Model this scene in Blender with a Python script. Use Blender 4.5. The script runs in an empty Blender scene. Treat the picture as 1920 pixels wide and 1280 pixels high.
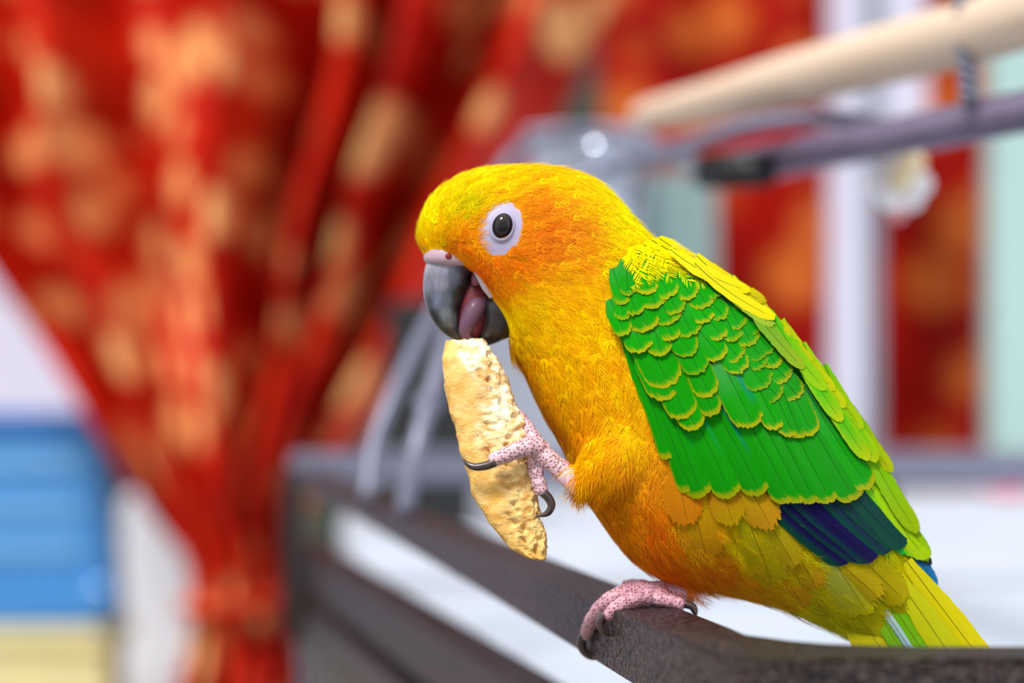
import bpy, bmesh, math, random
import numpy as np
from mathutils import Vector
from mathutils.bvhtree import BVHTree

rng = np.random.default_rng(7)
random.seed(7)
scn = bpy.context.scene
COL = scn.collection

# ------------------------------------------------------------------ camera
LENS, SENSOR = 80.0, 36.0
F = 1920 * LENS / SENSOR            # focal length in pixels of a 1920 frame
D0 = 0.608                          # distance of the plane the bird stands in
K = D0 / F                          # metres per pixel in that plane
cam_d = bpy.data.cameras.new('camera')
cam = bpy.data.objects.new('camera', cam_d); COL.objects.link(cam)
cam.rotation_euler = (math.pi / 2, 0, 0)
cam_d.lens = LENS; cam_d.sensor_width = SENSOR
cam_d.clip_start = 0.01; cam_d.clip_end = 50
cam_d.dof.use_dof = True
cam_d.dof.focus_distance = 0.605
cam_d.dof.aperture_fstop = 5.3
scn.camera = cam

# ------------------------------------------------------------------ world, sun, exposure
w = bpy.data.worlds.new('world'); scn.world = w; w.use_nodes = True
nt = w.node_tree; nt.nodes.clear()
o_ = nt.nodes.new('ShaderNodeOutputWorld'); bg = nt.nodes.new('ShaderNodeBackground')
tc = nt.nodes.new('ShaderNodeTexCoord'); sx = nt.nodes.new('ShaderNodeSeparateXYZ')
rp = nt.nodes.new('ShaderNodeValToRGB')
mr = nt.nodes.new('ShaderNodeMapRange')
mr.inputs[1].default_value = -1; mr.inputs[2].default_value = 1
nt.links.new(tc.outputs['Generated'], sx.inputs[0]); nt.links.new(sx.outputs[2], mr.inputs[0])
nt.links.new(mr.outputs[0], rp.inputs[0]); nt.links.new(rp.outputs[0], bg.inputs[0])
nt.links.new(bg.outputs[0], o_.inputs[0])
e = rp.color_ramp.elements
e[0].position = 0.44; e[0].color = (0.42, 0.42, 0.43, 1)
e[1].position = 1.0; e[1].color = (1.0, 1.0, 1.0, 1)
m_ = e.new(0.54); m_.color = (0.86, 0.90, 0.96, 1)
bg.inputs[1].default_value = 0.88
sd = bpy.data.lights.new('sun_offscreen', 'SUN'); sd.energy = 2.9; sd.angle = math.radians(14)
sd.color = (1.0, 0.97, 0.92)
so = bpy.data.objects.new('sun_offscreen', sd); COL.objects.link(so)
so.rotation_euler = Vector((0.30, 0.62, -0.85)).to_track_quat('-Z', 'Y').to_euler()
vs = scn.view_settings
vs.view_transform = 'Standard'; vs.look = 'None'; vs.gamma = 1.0; vs.exposure = 0.32
vs.use_curve_mapping = False

# ------------------------------------------------------------------ helpers
def at(px, py, Y):
    """point whose picture position is (px, py) at distance Y"""
    return Vector(((px - 960) * Y / F, Y, (640 - py) * Y / F))
def W(P):
    """(px, py, q) -> world; q = depth behind the bird's plane in pixels"""
    P = np.asarray(P, dtype=float)
    Y = D0 + P[..., 2] * K
    return np.stack([(P[..., 0] - 960) * Y / F, Y, (640 - P[..., 1]) * Y / F], -1)
def invW(X):
    Y = X[..., 1]
    return np.stack([X[..., 0] * F / Y + 960, 640 - X[..., 2] * F / Y, (Y - D0) / K], -1)
def lin(c):
    c = np.asarray(c, dtype=float) / 255.0
    return np.where(c <= 0.04045, c / 12.92, ((c + 0.055) / 1.055) ** 2.4)
def nrmz(v):
    return v / np.maximum(np.linalg.norm(v, axis=-1, keepdims=True), 1e-9)

def tag(o, label=None, cat=None, group=None, kind=None):
    if label: o['label'] = label
    if cat: o['category'] = cat
    if group: o['group'] = group
    if kind: o['kind'] = kind
    return o
def empty(name, loc):
    o = bpy.data.objects.new(name, None); COL.objects.link(o)
    o.location = loc; o.empty_display_size = 0.01
    return o
def put(o, parent):
    if parent is not None:
        bpy.context.view_layer.update()
        o.parent = parent
        o.matrix_parent_inverse = parent.matrix_world.inverted()
def mesh_np(name, V, Fc, mat, parent=None, col=None, smooth=True, uv=None):
    """V (n,3) world, Fc list/array of faces; col per-vertex linear rgb"""
    me = bpy.data.meshes.new(name)
    V = np.asarray(V, dtype=np.float32)
    if isinstance(Fc, np.ndarray):
        n, k = Fc.shape
        me.vertices.add(len(V)); me.vertices.foreach_set('co', V.ravel())
        me.loops.add(n * k); me.loops.foreach_set('vertex_index', Fc.astype(np.int32).ravel())
        me.polygons.add(n)
        me.polygons.foreach_set('loop_start', np.arange(0, n * k, k, dtype=np.int32))
        me.polygons.foreach_set('loop_total', np.full(n, k, dtype=np.int32))
        me.update(calc_edges=True)
    else:
        me.from_pydata([tuple(map(float, v)) for v in V], [], Fc)
    if smooth:
        me.polygons.foreach_set('use_smooth', np.ones(len(me.polygons), dtype=bool))
    if col is not None:
        a = me.color_attributes.new('Col', 'FLOAT_COLOR', 'POINT')
        c4 = np.ones((len(V), 4), dtype=np.float32); c4[:, :3] = col
        a.data.foreach_set('color', c4.ravel())
    if uv is not None:
        ul = me.uv_layers.new(name='UVMap')
        idx = np.empty(len(me.loops), dtype=np.int32); me.loops.foreach_get('vertex_index', idx)
        ul.data.foreach_set('uv', np.asarray(uv, dtype=np.float32)[idx].ravel())
    me.update()
    o = bpy.data.objects.new(name, me); COL.objects.link(o)
    if mat: me.materials.append(mat)
    put(o, parent)
    return o
def bm_obj(name, bm, mat, parent=None, smooth=False):
    bmesh.ops.recalc_face_normals(bm, faces=bm.faces)
    me = bpy.data.meshes.new(name); bm.to_mesh(me); bm.free()
    if smooth:
        me.polygons.foreach_set('use_smooth', np.ones(len(me.polygons), dtype=bool))
    o = bpy.data.objects.new(name, me); COL.objects.link(o)
    if mat: me.materials.append(mat)
    put(o, parent)
    return o
def prism(name, pts_front, pts_back, mat, parent=None, bevel=0.0):
    """solid between two matching polygons"""
    bm = bmesh.new()
    a = [bm.verts.new(p) for p in pts_front]; b = [bm.verts.new(p) for p in pts_back]
    bm.faces.new(a); bm.faces.new(b[::-1]); n = len(a)
    for i in range(n):
        bm.faces.new((a[i], b[i], b[(i + 1) % n], a[(i + 1) % n]))
    if bevel:
        bmesh.ops.bevel(bm, geom=bm.edges[:], offset=bevel, segments=3, affect='EDGES')
    return bm_obj(name, bm, mat, parent, smooth=False)
def box(name, lo, hi, mat, parent=None, bevel=0.0):
    f = [(lo[0], lo[1], lo[2]), (hi[0], lo[1], lo[2]), (hi[0], lo[1], hi[2]), (lo[0], lo[1], hi[2])]
    b = [(x, hi[1], z) for x, _, z in f]
    return prism(name, f, b, mat, parent, bevel)
def pbox(name, px0, py0, px1, py1, Y0, Y1, mat, parent=None, bevel=0.0):
    a = at(px0, py1, Y0); b = at(px1, py0, Y0)
    return box(name, (a.x, Y0, a.z), (b.x, Y1, b.z), mat, parent, bevel)
def catmull(P, n):
    P = np.asarray(P, dtype=float); m = len(P)
    E = np.vstack([2 * P[0] - P[1], P, 2 * P[-1] - P[-2]])
    t = np.linspace(0, m - 1, n); i = np.minimum(t.astype(int), m - 2); f = (t - i)[:, None]
    p0, p1, p2, p3 = E[i], E[i + 1], E[i + 2], E[i + 3]
    return 0.5 * (2 * p1 + (p2 - p0) * f + (2 * p0 - 5 * p1 + 4 * p2 - p3) * f ** 2 + (3 * p1 - p0 - 3 * p2 + p3) * f ** 3)
def tube_arrays(path, rad, ns=12, flat=1.0):
    """path (n,3), rad (n,): swept tube with closed ends"""
    path = np.asarray(path, dtype=float); n = len(path)
    T = nrmz(np.gradient(path, axis=0))
    ref = np.array([0.0, 0, 1]) if abs(T[0][2]) < 0.9 else np.array([0, 1.0, 0])
    N = []
    cur = nrmz(ref - T[0] * (ref @ T[0]))
    for i in range(n):
        cur = nrmz(cur - T[i] * (cur @ T[i])); N.append(cur)
    N = np.array(N); B = np.cross(T, N)
    a = np.linspace(0, 2 * np.pi, ns, endpoint=False)
    rad = np.asarray(rad, dtype=float)
    V = path[:, None] + rad[:, None, None] * (np.cos(a)[None, :, None] * N[:, None] + flat * np.sin(a)[None, :, None] * B[:, None])
    V = V.reshape(-1, 3)
    Fc = []
    for i in range(n - 1):
        for j in range(ns):
            k = (j + 1) % ns
            Fc.append((i * ns + j, i * ns + k, (i + 1) * ns + k, (i + 1) * ns + j))
    V = np.vstack([V, path[0], path[-1]])
    c0, c1 = n * ns, n * ns + 1
    for j in range(ns):
        k = (j + 1) % ns
        Fc.append((c0, k, j)); Fc.append((c1, (n - 1) * ns + j, (n - 1) * ns + k))
    return V, Fc
def tube(name, pts, rads, mat, parent=None, n=40, ns=12, px=False, col=None):
    P = catmull(np.column_stack([np.asarray(pts, dtype=float), np.asarray(rads, dtype=float)]), n)
    V, Fc = tube_arrays(P[:, :3], np.maximum(P[:, 3], 1e-5), ns)
    if px: V = W(V)
    return mesh_np(name, V, Fc, mat, parent, col=col)

# ------------------------------------------------------------------ materials
def mat_new(name):
    m = bpy.data.materials.new(name); m.use_nodes = True
    n = m.node_tree.nodes; b = n['Principled BSDF']
    return m, m.node_tree, n, b
def node(nt, typ, **kw):
    n = nt.nodes.new(typ)
    for k, v in kw.items(): setattr(n, k, v)
    return n
def plain(name, rgb, rough=0.6, metal=0.0, noise=0.0, scale=30.0, bump=0.0, bscale=60.0, coat=0.0, spec=0.5):
    m, nt, n, b = mat_new(name)
    c = lin(rgb)
    b.inputs['Roughness'].default_value = rough; b.inputs['Metallic'].default_value = metal
    b.inputs['Coat Weight'].default_value = coat; b.inputs['Specular IOR Level'].default_value = spec
    tcn = node(nt, 'ShaderNodeTexCoord')
    if noise:
        t = node(nt, 'ShaderNodeTexNoise'); t.inputs['Scale'].default_value = scale; t.inputs['Detail'].default_value = 4
        r = node(nt, 'ShaderNodeValToRGB')
        r.color_ramp.elements[0].position = 0.3; r.color_ramp.elements[1].position = 0.7
        r.color_ramp.elements[0].color = (*(c * (1 - noise)), 1)
        r.color_ramp.elements[1].color = (*np.minimum(c * (1 + noise), 1), 1)
        nt.links.new(tcn.outputs['Object'], t.inputs['Vector'])
        nt.links.new(t.outputs['Fac'], r.inputs[0]); nt.links.new(r.outputs[0], b.inputs['Base Color'])
    else:
        b.inputs['Base Color'].default_value = (*c, 1)
    if bump:
        t2 = node(nt, 'ShaderNodeTexNoise'); t2.inputs['Scale'].default_value = bscale; t2.inputs['Detail'].default_value = 3
        bp = node(nt, 'ShaderNodeBump'); bp.inputs['Strength'].default_value = bump; bp.inputs['Distance'].default_value = 0.001
        nt.links.new(tcn.outputs['Object'], t2.inputs['Vector'])
        nt.links.new(t2.outputs['Fac'], bp.inputs['Height']); nt.links.new(bp.outputs[0], b.inputs['Normal'])
    return m
def feather_mat(name, rough=0.55, trans=0.18, spec=0.25):
    m, nt, n, b = mat_new(name)
    a = node(nt, 'ShaderNodeVertexColor', layer_name='Col')
    nt.links.new(a.outputs[0], b.inputs['Base Color'])
    b.inputs['Roughness'].default_value = rough; b.inputs['Specular IOR Level'].default_value = spec
    t = node(nt, 'ShaderNodeBsdfTranslucent'); nt.links.new(a.outputs[0], t.inputs[0])
    mx = node(nt, 'ShaderNodeMixShader'); mx.inputs[0].default_value = trans
    nt.links.new(b.outputs[0], mx.inputs[1]); nt.links.new(t.outputs[0], mx.inputs[2])
    nt.links.new(mx.outputs[0], n['Material Output'].inputs[0])
    return m
M_PLUME = feather_mat('soft_plumage', 0.75, 0.16, 0.05)
M_VANE = feather_mat('vane_feather', 0.55, 0.08, 0.10)
def add_barbs(m, strength=0.5):
    nt = m.node_tree; b = nt.nodes['Principled BSDF']
    uvn = node(nt, 'ShaderNodeUVMap', uv_map='UVMap'); sp = node(nt, 'ShaderNodeSeparateXYZ')
    mu = node(nt, 'ShaderNodeMath', operation='MULTIPLY'); mu.inputs[1].default_value = 2 * math.pi
    si = node(nt, 'ShaderNodeMath', operation='SINE')
    nt.links.new(uvn.outputs[0], sp.inputs[0]); nt.links.new(sp.outputs[0], mu.inputs[0]); nt.links.new(mu.outputs[0], si.inputs[0])
    bp = node(nt, 'ShaderNodeBump'); bp.inputs['Strength'].default_value = strength; bp.inputs['Distance'].default_value = 0.0002
    nt.links.new(si.outputs[0], bp.inputs['Height']); nt.links.new(bp.outputs[0], b.inputs['Normal'])
add_barbs(M_VANE)

def vcol_mat(name, rough, coat=0.0, spec=0.5, bump=None, sss=0.0):
    m, nt, n, b = mat_new(name)
    a = node(nt, 'ShaderNodeVertexColor', layer_name='Col')
    b.inputs['Roughness'].default_value = rough
    b.inputs['Coat Weight'].default_value = coat; b.inputs['Coat Roughness'].default_value = 0.12
    b.inputs['Specular IOR Level'].default_value = spec
    tcn = node(nt, 'ShaderNodeTexCoord')
    src = a.outputs[0]
    if bump == 'horn':
        mp = node(nt, 'ShaderNodeMapping'); mp.inputs['Scale'].default_value = (700, 300, 220)
        t = node(nt, 'ShaderNodeTexNoise'); t.inputs['Scale'].default_value = 1.0; t.inputs['Detail'].default_value = 5
        nt.links.new(tcn.outputs['Object'], mp.inputs[0]); nt.links.new(mp.outputs[0], t.inputs['Vector'])
        mx = node(nt, 'ShaderNodeMix', data_type='RGBA', blend_type='OVERLAY'); mx.inputs[0].default_value = 0.75
        nt.links.new(a.outputs[0], mx.inputs[6]); nt.links.new(t.outputs['Fac'], mx.inputs[7])
        src = mx.outputs[2]
        bp = node(nt, 'ShaderNodeBump'); bp.inputs['Strength'].default_value = 0.25; bp.inputs['Distance'].default_value = 0.0006
        nt.links.new(t.outputs['Fac'], bp.inputs['Height']); nt.links.new(bp.outputs[0], b.inputs['Normal'])
    if bump == 'scales':
        v = node(nt, 'ShaderNodeTexVoronoi'); v.inputs['Scale'].default_value = 1250
        v.feature = 'F1'; v.inputs['Randomness'].default_value = 0.75
        nt.links.new(tcn.outputs['Object'], v.inputs['Vector'])
        r = node(nt, 'ShaderNodeValToRGB')
        r.color_ramp.elements[0].position = 0.26; r.color_ramp.elements[0].color = (*lin((150, 92, 96)), 1)
        r.color_ramp.elements[1].position = 0.48; r.color_ramp.elements[1].color = (1, 1, 1, 1)
        nt.links.new(v.outputs['Distance'], r.inputs[0])
        mx = node(nt, 'ShaderNodeMix', data_type='RGBA', blend_type='MULTIPLY'); mx.inputs[0].default_value = 0.9
        nt.links.new(a.outputs[0], mx.inputs[6]); nt.links.new(r.outputs[0], mx.inputs[7]); src = mx.outputs[2]
        bp = node(nt, 'ShaderNodeBump'); bp.inputs['Strength'].default_value = 0.5; bp.inputs['Distance'].default_value = 0.0004
        bp.invert = True
        nt.links.new(v.outputs['Distance'], bp.inputs['Height']); nt.links.new(bp.outputs[0], b.inputs['Normal'])
    if bump == 'wrinkle':
        t = node(nt, 'ShaderNodeTexNoise'); t.inputs['Scale'].default_value = 900; t.inputs['Detail'].default_value = 3
        nt.links.new(tcn.outputs['Object'], t.inputs['Vector'])
        bp = node(nt, 'ShaderNodeBump'); bp.inputs['Strength'].default_value = 0.3; bp.inputs['Distance'].default_value = 0.0003
        nt.links.new(t.outputs['Fac'], bp.inputs['Height']); nt.links.new(bp.outputs[0], b.inputs['Normal'])
    nt.links.new(src, b.inputs['Base Color'])
    if sss:
        b.inputs['Subsurface Weight'].default_value = sss; b.inputs['Subsurface Radius'].default_value = (0.0012, 0.0005, 0.0004)
    return m
M_HORN = vcol_mat('beak_horn', 0.32, coat=0.3, bump='horn')
M_SKIN = vcol_mat('bare_skin', 0.5, bump='wrinkle', sss=0.2)
M_FOOT = vcol_mat('scaly_foot_skin', 0.45, bump='scales')
M_MOUTH = vcol_mat('wet_mouth', 0.5, coat=0.12, spec=0.25, bump='wrinkle')
M_EYE = vcol_mat('glossy_eye', 0.06, coat=0.0, spec=0.45)
M_CLAW = plain('dark_claw', (62, 46, 46), 0.25, coat=0.6, noise=0.3, scale=400)
M_FLANK = feather_mat('barbed_flank', 0.75, 0.2, 0.05)
add_barbs(M_FLANK, 0.9)
M_BODY = vcol_mat('under_down', 0.9, spec=0.05)

def hammered(name, c_hi, c_lo, rough=0.38):
    m, nt, n, b = mat_new(name)
    tcn = node(nt, 'ShaderNodeTexCoord')
    v = node(nt, 'ShaderNodeTexVoronoi'); v.inputs['Scale'].default_value = 620; v.feature = 'SMOOTH_F1'
    v.inputs['Smoothness'].default_value = 0.5
    t = node(nt, 'ShaderNodeTexNoise'); t.inputs['Scale'].default_value = 700; t.inputs['Detail'].default_value = 2
    mx = node(nt, 'ShaderNodeMath', operation='ADD')
    nt.links.new(tcn.outputs['Object'], v.inputs['Vector']); nt.links.new(tcn.outputs['Object'], t.inputs['Vector'])
    nt.links.new(v.outputs['Distance'], mx.inputs[0]); nt.links.new(t.outputs['Fac'], mx.inputs[1])
    r = node(nt, 'ShaderNodeValToRGB')
    r.color_ramp.elements[0].position = 0.42; r.color_ramp.elements[0].color = (*lin(c_lo), 1)
    r.color_ramp.elements[1].position = 0.62; r.color_ramp.elements[1].color = (*lin(c_hi), 1)
    fk = node(nt, 'ShaderNodeTexNoise', noise_dimensions='4D'); fk.inputs['W'].default_value = 7.3; fk.inputs['Scale'].default_value = 560; fk.inputs['Detail'].default_value = 2
    nt.links.new(tcn.outputs['Object'], fk.inputs['Vector'])
    nt.links.new(fk.outputs['Fac'], r.inputs[0]); nt.links.new(r.outputs[0], b.inputs['Base Color'])
    bp = node(nt, 'ShaderNodeBump'); bp.inputs['Strength'].default_value = 1.0; bp.inputs['Distance'].default_value = 0.0016
    nt.links.new(mx.outputs[0], bp.inputs['Height']); nt.links.new(bp.outputs[0], b.inputs['Normal'])
    b.inputs['Roughness'].default_value = rough; b.inputs['Metallic'].default_value = 0.0
    b.inputs['Specular IOR Level'].default_value = 0.34
    return m
M_RAIL = hammered('hammered_brown_metal', (62, 46, 46), (24, 14, 14))
M_RAIL2 = M_RAIL3 = M_RAIL
M_HOOP = plain('satin_grey_metal', (116, 118, 138), 0.35, metal=0.3)

def brocade(name, scale=8.0, red=(206, 38, 12), dark=(158, 12, 2), gold=(240, 172, 108)):
    m, nt, n, b = mat_new(name)
    uvn = node(nt, 'ShaderNodeUVMap', uv_map='UVMap')
    v = node(nt, 'ShaderNodeTexVoronoi'); v.inputs['Scale'].default_value = scale; v.inputs['Randomness'].default_value = 0.85
    nt.links.new(uvn.outputs[0], v.inputs['Vector'])
    r = node(nt, 'ShaderNodeValToRGB')
    r.color_ramp.elements[0].position = 0.30; r.color_ramp.elements[0].color = (1, 1, 1, 1)
    r.color_ramp.elements[1].position = 0.48; r.color_ramp.elements[1].color = (0, 0, 0, 1)
    nt.links.new(v.outputs['Distance'], r.inputs[0])
    t = node(nt, 'ShaderNodeTexNoise'); t.inputs['Scale'].default_value = scale * 0.7; t.inputs['Detail'].default_value = 2
    nt.links.new(uvn.outputs[0], t.inputs['Vector'])
    r2 = node(nt, 'ShaderNodeValToRGB')
    r2.color_ramp.elements[0].position = 0.35; r2.color_ramp.elements[0].color = (*lin(dark), 1)
    r2.color_ramp.elements[1].position = 0.65; r2.color_ramp.elements[1].color = (*lin(red), 1)
    nt.links.new(t.outputs['Fac'], r2.inputs[0])
    mx = node(nt, 'ShaderNodeMix', data_type='RGBA')
    nt.links.new(r.outputs[0], mx.inputs[0]); nt.links.new(r2.outputs[0], mx.inputs[6]); mx.inputs[7].default_value = (*lin(gold), 1)
    nt.links.new(mx.outputs[2], b.inputs['Base Color'])
    b.inputs['Roughness'].default_value = 0.6; b.inputs['Specular IOR Level'].default_value = 0.12
    return m
M_BROC = brocade('red_gold_brocade')
M_BROC2 = brocade('deep_red_gold_cloth', 4.5, (168, 14, 0), (124, 4, 0), (194, 96, 36))

# ================================================================== SETTING
ZF = -0.95
M_FLOOR = plain('grey_floor', (104, 98, 80), 0.7, noise=0.12, scale=4)
M_WALL = plain('lavender_white_wall', (204, 200, 222), 0.8, noise=0.04, scale=3)
M_DKGREEN = plain('dark_green_wall', (58, 66, 58), 0.8, noise=0.2, scale=5)
tag(box('floor', (-3, -0.8, ZF - 0.05), (3, 4.2, ZF), M_FLOOR), kind='structure')
tag(box('wall_back', (-0.62, 3.6, ZF), (3, 3.7, 2.2), M_DKGREEN), kind='structure')
tag(box('wall_left', (-3, 3.5, ZF), (-0.62, 3.7, 2.2), M_WALL), kind='structure')

# white table
ZT = -0.14
M_TABLE = plain('white_paper_cloth', (186, 196, 210), 0.6, noise=0.05, scale=9)
tbl = empty('table', (0.3, 1.3, ZF))
tag(tbl, 'white covered table on which the bird stand stands', 'table')
top = [(0.098, 0.42), (0.85, 0.42), (0.85, 2.12), (-0.145, 2.12), (-0.132, 1.75), (-0.078, 1.27)]
prism('table_top', [(x, y, ZT - 0.02) for x, y in top], [(x, y, ZT) for x, y in top], M_TABLE, tbl)
for x, y in ((0.14, 0.5), (0.8, 0.5), (0.8, 2.05), (-0.10, 2.05)):
    box('leg', (x - 0.02, y - 0.02, ZF), (x + 0.02, y + 0.02, ZT - 0.02), M_HOOP, tbl)

# ---------------- gathered brocade curtain: folds run up and out from a tie
def curtain_main():
    Yc = 1.95
    na, ntt = 220, 120
    V = []; UV = []
    # horizontal half-extents at heights, as picture rows for Yc
    rows = [(-260, -330, 1240), (0, -190, 1110), (130, -130, 1060), (420, -60, 900), (640, 80, 775), (860, 215, 620),
            (960, 280, 560), (1060, 352, 532), (1180, 352, 528), (1330, 330, 540), (2700, 250, 620)]
    rows = np.array(rows, dtype=float)
    ys = np.concatenate([np.linspace(-260, 1400, 100), np.linspace(1450, 2700, 20)])
    L = np.interp(ys, rows[:, 0], rows[:, 1]); R = np.interp(ys, rows[:, 0], rows[:, 2])
    ker = np.array([1, 2, 3, 2, 1]) / 9.0
    sm = lambda z: np.concatenate([z[:2], np.convolve(z, ker, 'valid'), z[-2:]])
    L, R = sm(L), sm(R)
    a = np.linspace(0, 1, na)
    # uneven folds: phase warped
    ph = 2 * np.pi * (5.6 * a + 0.42 * np.sin(2 * np.pi * a * 1.3 + 0.5) + 0.16 * np.sin(2 * np.pi * a * 4.1))
    for i, y in enumerate(ys):
        wid = (R[i] - L[i])
        amp = 0.016 + 0.085 * min(1.0, max(0, (1060 - y) / 900)) + (0.03 if y > 1250 else 0)
        x = L[i] + wid * a + 0.10 * wid / 6 * np.sin(ph * 1.0 + 1.3)
        d = np.cos(ph + 0.25 * math.sin(y / 230.0))
        d = np.sign(d) * np.abs(d) ** 0.8
        yy = Yc + amp * d + 0.010 * np.sin(ph * 2.3 + y / 90.0) + 0.05 * (2 * a - 1) ** 2
        X = (x - 960) * Yc / F; Z = (640 - y) * Yc / F
        V.append(np.stack([X, yy, np.full(na, Z)], -1))
        UV.append(np.stack([a * 2.2, np.full(na, -y / 1000.0 * 1.0)], -1))
    V = np.array(V).reshape(-1, 3); UV = np.array(UV).reshape(-1, 2)
    n = len(ys)
    V[:, 2] = np.maximum(V[:, 2], ZF + 0.002)
    i, j = np.meshgrid(np.arange(n - 1), np.arange(na - 1), indexing='ij')
    q = np.stack([i * na + j, i * na + j + 1, (i + 1) * na + j + 1, (i + 1) * na + j], -1).reshape(-1, 4)
    root = empty('curtain', (at(440, 640, Yc).x, Yc, ZF))
    tag(root, 'red brocade curtain with gold blossoms gathered into a tie below', 'curtain')
    c = mesh_np('cloth', V, q, M_BROC, root, uv=UV)
    sol = c.modifiers.new('thick', 'SOLIDIFY'); sol.thickness = 0.004
    # tie band round the gather
    cx = at(441, 1130, Yc).x; cz = at(441, 1130, Yc).z
    th = np.linspace(0, 2 * np.pi, 41)
    P = np.stack([cx + 0.044 * np.cos(th), Yc + 0.035 * np.sin(th), cz + 0.004 * np.cos(th)], -1)
    V2, F2 = tube_arrays(P, np.full(41, 0.006), 8)
    uv2 = np.stack([np.linspace(0, 1, len(V2)), np.linspace(0, 1, len(V2))], -1)
    mesh_np('tie_band', V2, F2, M_BROC, root, uv=uv2)
curtain_main()

def cloth_panel(name, x0, x1, y0, y1, Y, folds, amp, mat, label, slant=0.0, us=1.6):
    na, n = 160, 60
    a = np.linspace(0, 1, na); t = np.linspace(0, 1, n)
    A, T = np.meshgrid(a, t)
    px = x0 + (x1 - x0) * A + slant * (1 - A) * T; py = y0 + (y1 - y0) * T
    yy = Y + amp * np.cos(2 * np.pi * folds * A + 0.7 * np.sin(3 * A + T)) * (0.7 + 0.3 * T)
    V = np.stack([(px - 960) * Y / F, yy, (640 - py) * Y / F], -1).reshape(-1, 3)
    UV = np.stack([A * us, -T * us * (y1 - y0) / (x1 - x0)], -1).reshape(-1, 2)
    i, j = np.meshgrid(np.arange(n - 1), np.arange(na - 1), indexing='ij')
    q = np.stack([i * na + j, i * na + j + 1, (i + 1) * na + j + 1, (i + 1) * na + j], -1).reshape(-1, 4)
    o = mesh_np(name, V, q, mat, None, uv=UV)
    s = o.modifiers.new('thick', 'SOLIDIFY'); s.thickness = 0.005
    return tag(o, label, 'backdrop cloth')
cloth_panel('backdrop_cloth', 1085, 2150, -260, 921, 2.45, 4.0, 0.022, M_BROC2,
            'deep red cloth with gold spots hanging behind the pale posts', slant=120)

# ---------------- pale mint frame in front of the red cloth
M_MINT = plain('mint_white_paint', (158, 188, 184), 0.5, noise=0.03)
M_LAV = plain('lavender_white_paint', (196, 194, 212), 0.5, noise=0.03)
M_TEAL = plain('grey_teal_metal', (126, 142, 152), 0.4, metal=0.2)
M_SLATE = plain('slate_bar_paint', (122, 122, 140), 0.5, noise=0.08)
Yp = 2.2
fr = empty('display_frame', at(1560, 924, Yp))
tag(fr, 'pale mint and grey post frame standing before the red cloth', 'frame')
def post(px0, px1, py0, py1, m, name='post', Y=Yp, t=0.04):
    return pbox(name, px0, py0, px1, py1, Y, Y + t, m, fr, 0.003)
post(1228, 1343, 318, 921, M_MINT)
post(1200, 1230, 318, 921, M_TEAL, 'edge_strip', Yp + 0.01)
post(1560, 1622, -200, 921, M_LAV)
post(1622, 1650, -200, 921, M_TEAL, 'edge_strip', Yp + 0.01)
post(1655, 1738, -200, 238, M_LAV, 'sign_board', Yp + 0.015, 0.02)
post(1858, 1990, -200, 921, M_MINT)
post(1643, 2060, 848, 892, M_SLATE, 'cross_bar', Yp - 0.01, 0.03)
M_WHITE = plain('white_board_paint', (210, 220, 232), 0.6, noise=0.03)
tag(pbox('white_board', 872, 290, 1198, 919, 2.15, 2.18, M_WHITE, None, 0.003), 'white upright board behind the parrot breast and steel cup', 'board')

# ---------------- things on the left and around, all far out of focus
M_BLUE = plain('blue_plastic', (62, 136, 206), 0.3, noise=0.06, scale=6, coat=0.3)
M_BLUE2 = plain('pale_blue_plastic', (104, 164, 216), 0.3, coat=0.3)
M_CREAM = plain('cream_paint', (216, 206, 150), 0.6, noise=0.05)
M_OLIVE = plain('olive_cardboard', (142, 130, 92), 0.8, noise=0.15)
M_BLACK = plain('black_plastic', (16, 17, 18), 0.5)
M_BEDGE = plain('grey_plastic', (86, 102, 112), 0.5)
Yb = 2.05
stand_z = at(0, 1178, Yb).z
shelf = empty('cream_cabinet', (at(60, 0, Yb).x, Yb + 0.1, ZF))
tag(shelf, 'cream low cabinet carrying the blue plastic tub', 'cabinet')
lo = at(-330, 1178, Yb); hi = at(214, 1178, Yb)
box('cabinet_body', (lo.x + 0.006, Yb + 0.006, ZF), (hi.x - 0.006, Yb + 0.09, stand_z - 0.02), M_CREAM, shelf, 0.003)
box('cabinet_top', (lo.x, Yb, stand_z - 0.02), (hi.x, Yb + 0.10, stand_z), M_CREAM, shelf, 0.003)
tub = empty('plastic_tub', (at(60, 0, Yb).x, Yb + 0.12, stand_z))
tag(tub, 'blue plastic tub standing on the cream cabinet', 'tub')
def frustum(name, x0b, x1b, x0t, x1t, z0, z1, y0, y1, mat, parent):
    f = [(x0b, y0, z0), (x1b, y0, z0), (x1t, y0 - 0.004, z1), (x0t, y0 - 0.004, z1)]
    b = [(x0b, y1, z0), (x1b, y1, z0), (x1t, y1, z1), (x0t, y1, z1)]
    return prism(name, f, b, mat, parent, 0.006)
zt = at(0, 775, Yb).z
X = lambda px, Y=Yb: at(px, 0, Y).x
frustum('tub_body', X(-220), X(208), X(-250), X(182), stand_z, zt - 0.012, Yb + 0.01, Yb + 0.085, M_BLUE, tub)
box('tub_rim', (X(-262), Yb, zt - 0.016), (X(190), Yb + 0.09, zt), plain('deep_blue_plastic', (44, 110, 190), 0.4), tub, 0.003)
for r_ in (860, 945, 1020):
    box('tub_band', (X(-228), Yb + 0.004, at(0, r_ + 26, Yb).z), (X(150), Yb + 0.012, at(0, r_ - 8, Yb).z), M_BLUE2, tub, 0.002)
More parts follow.
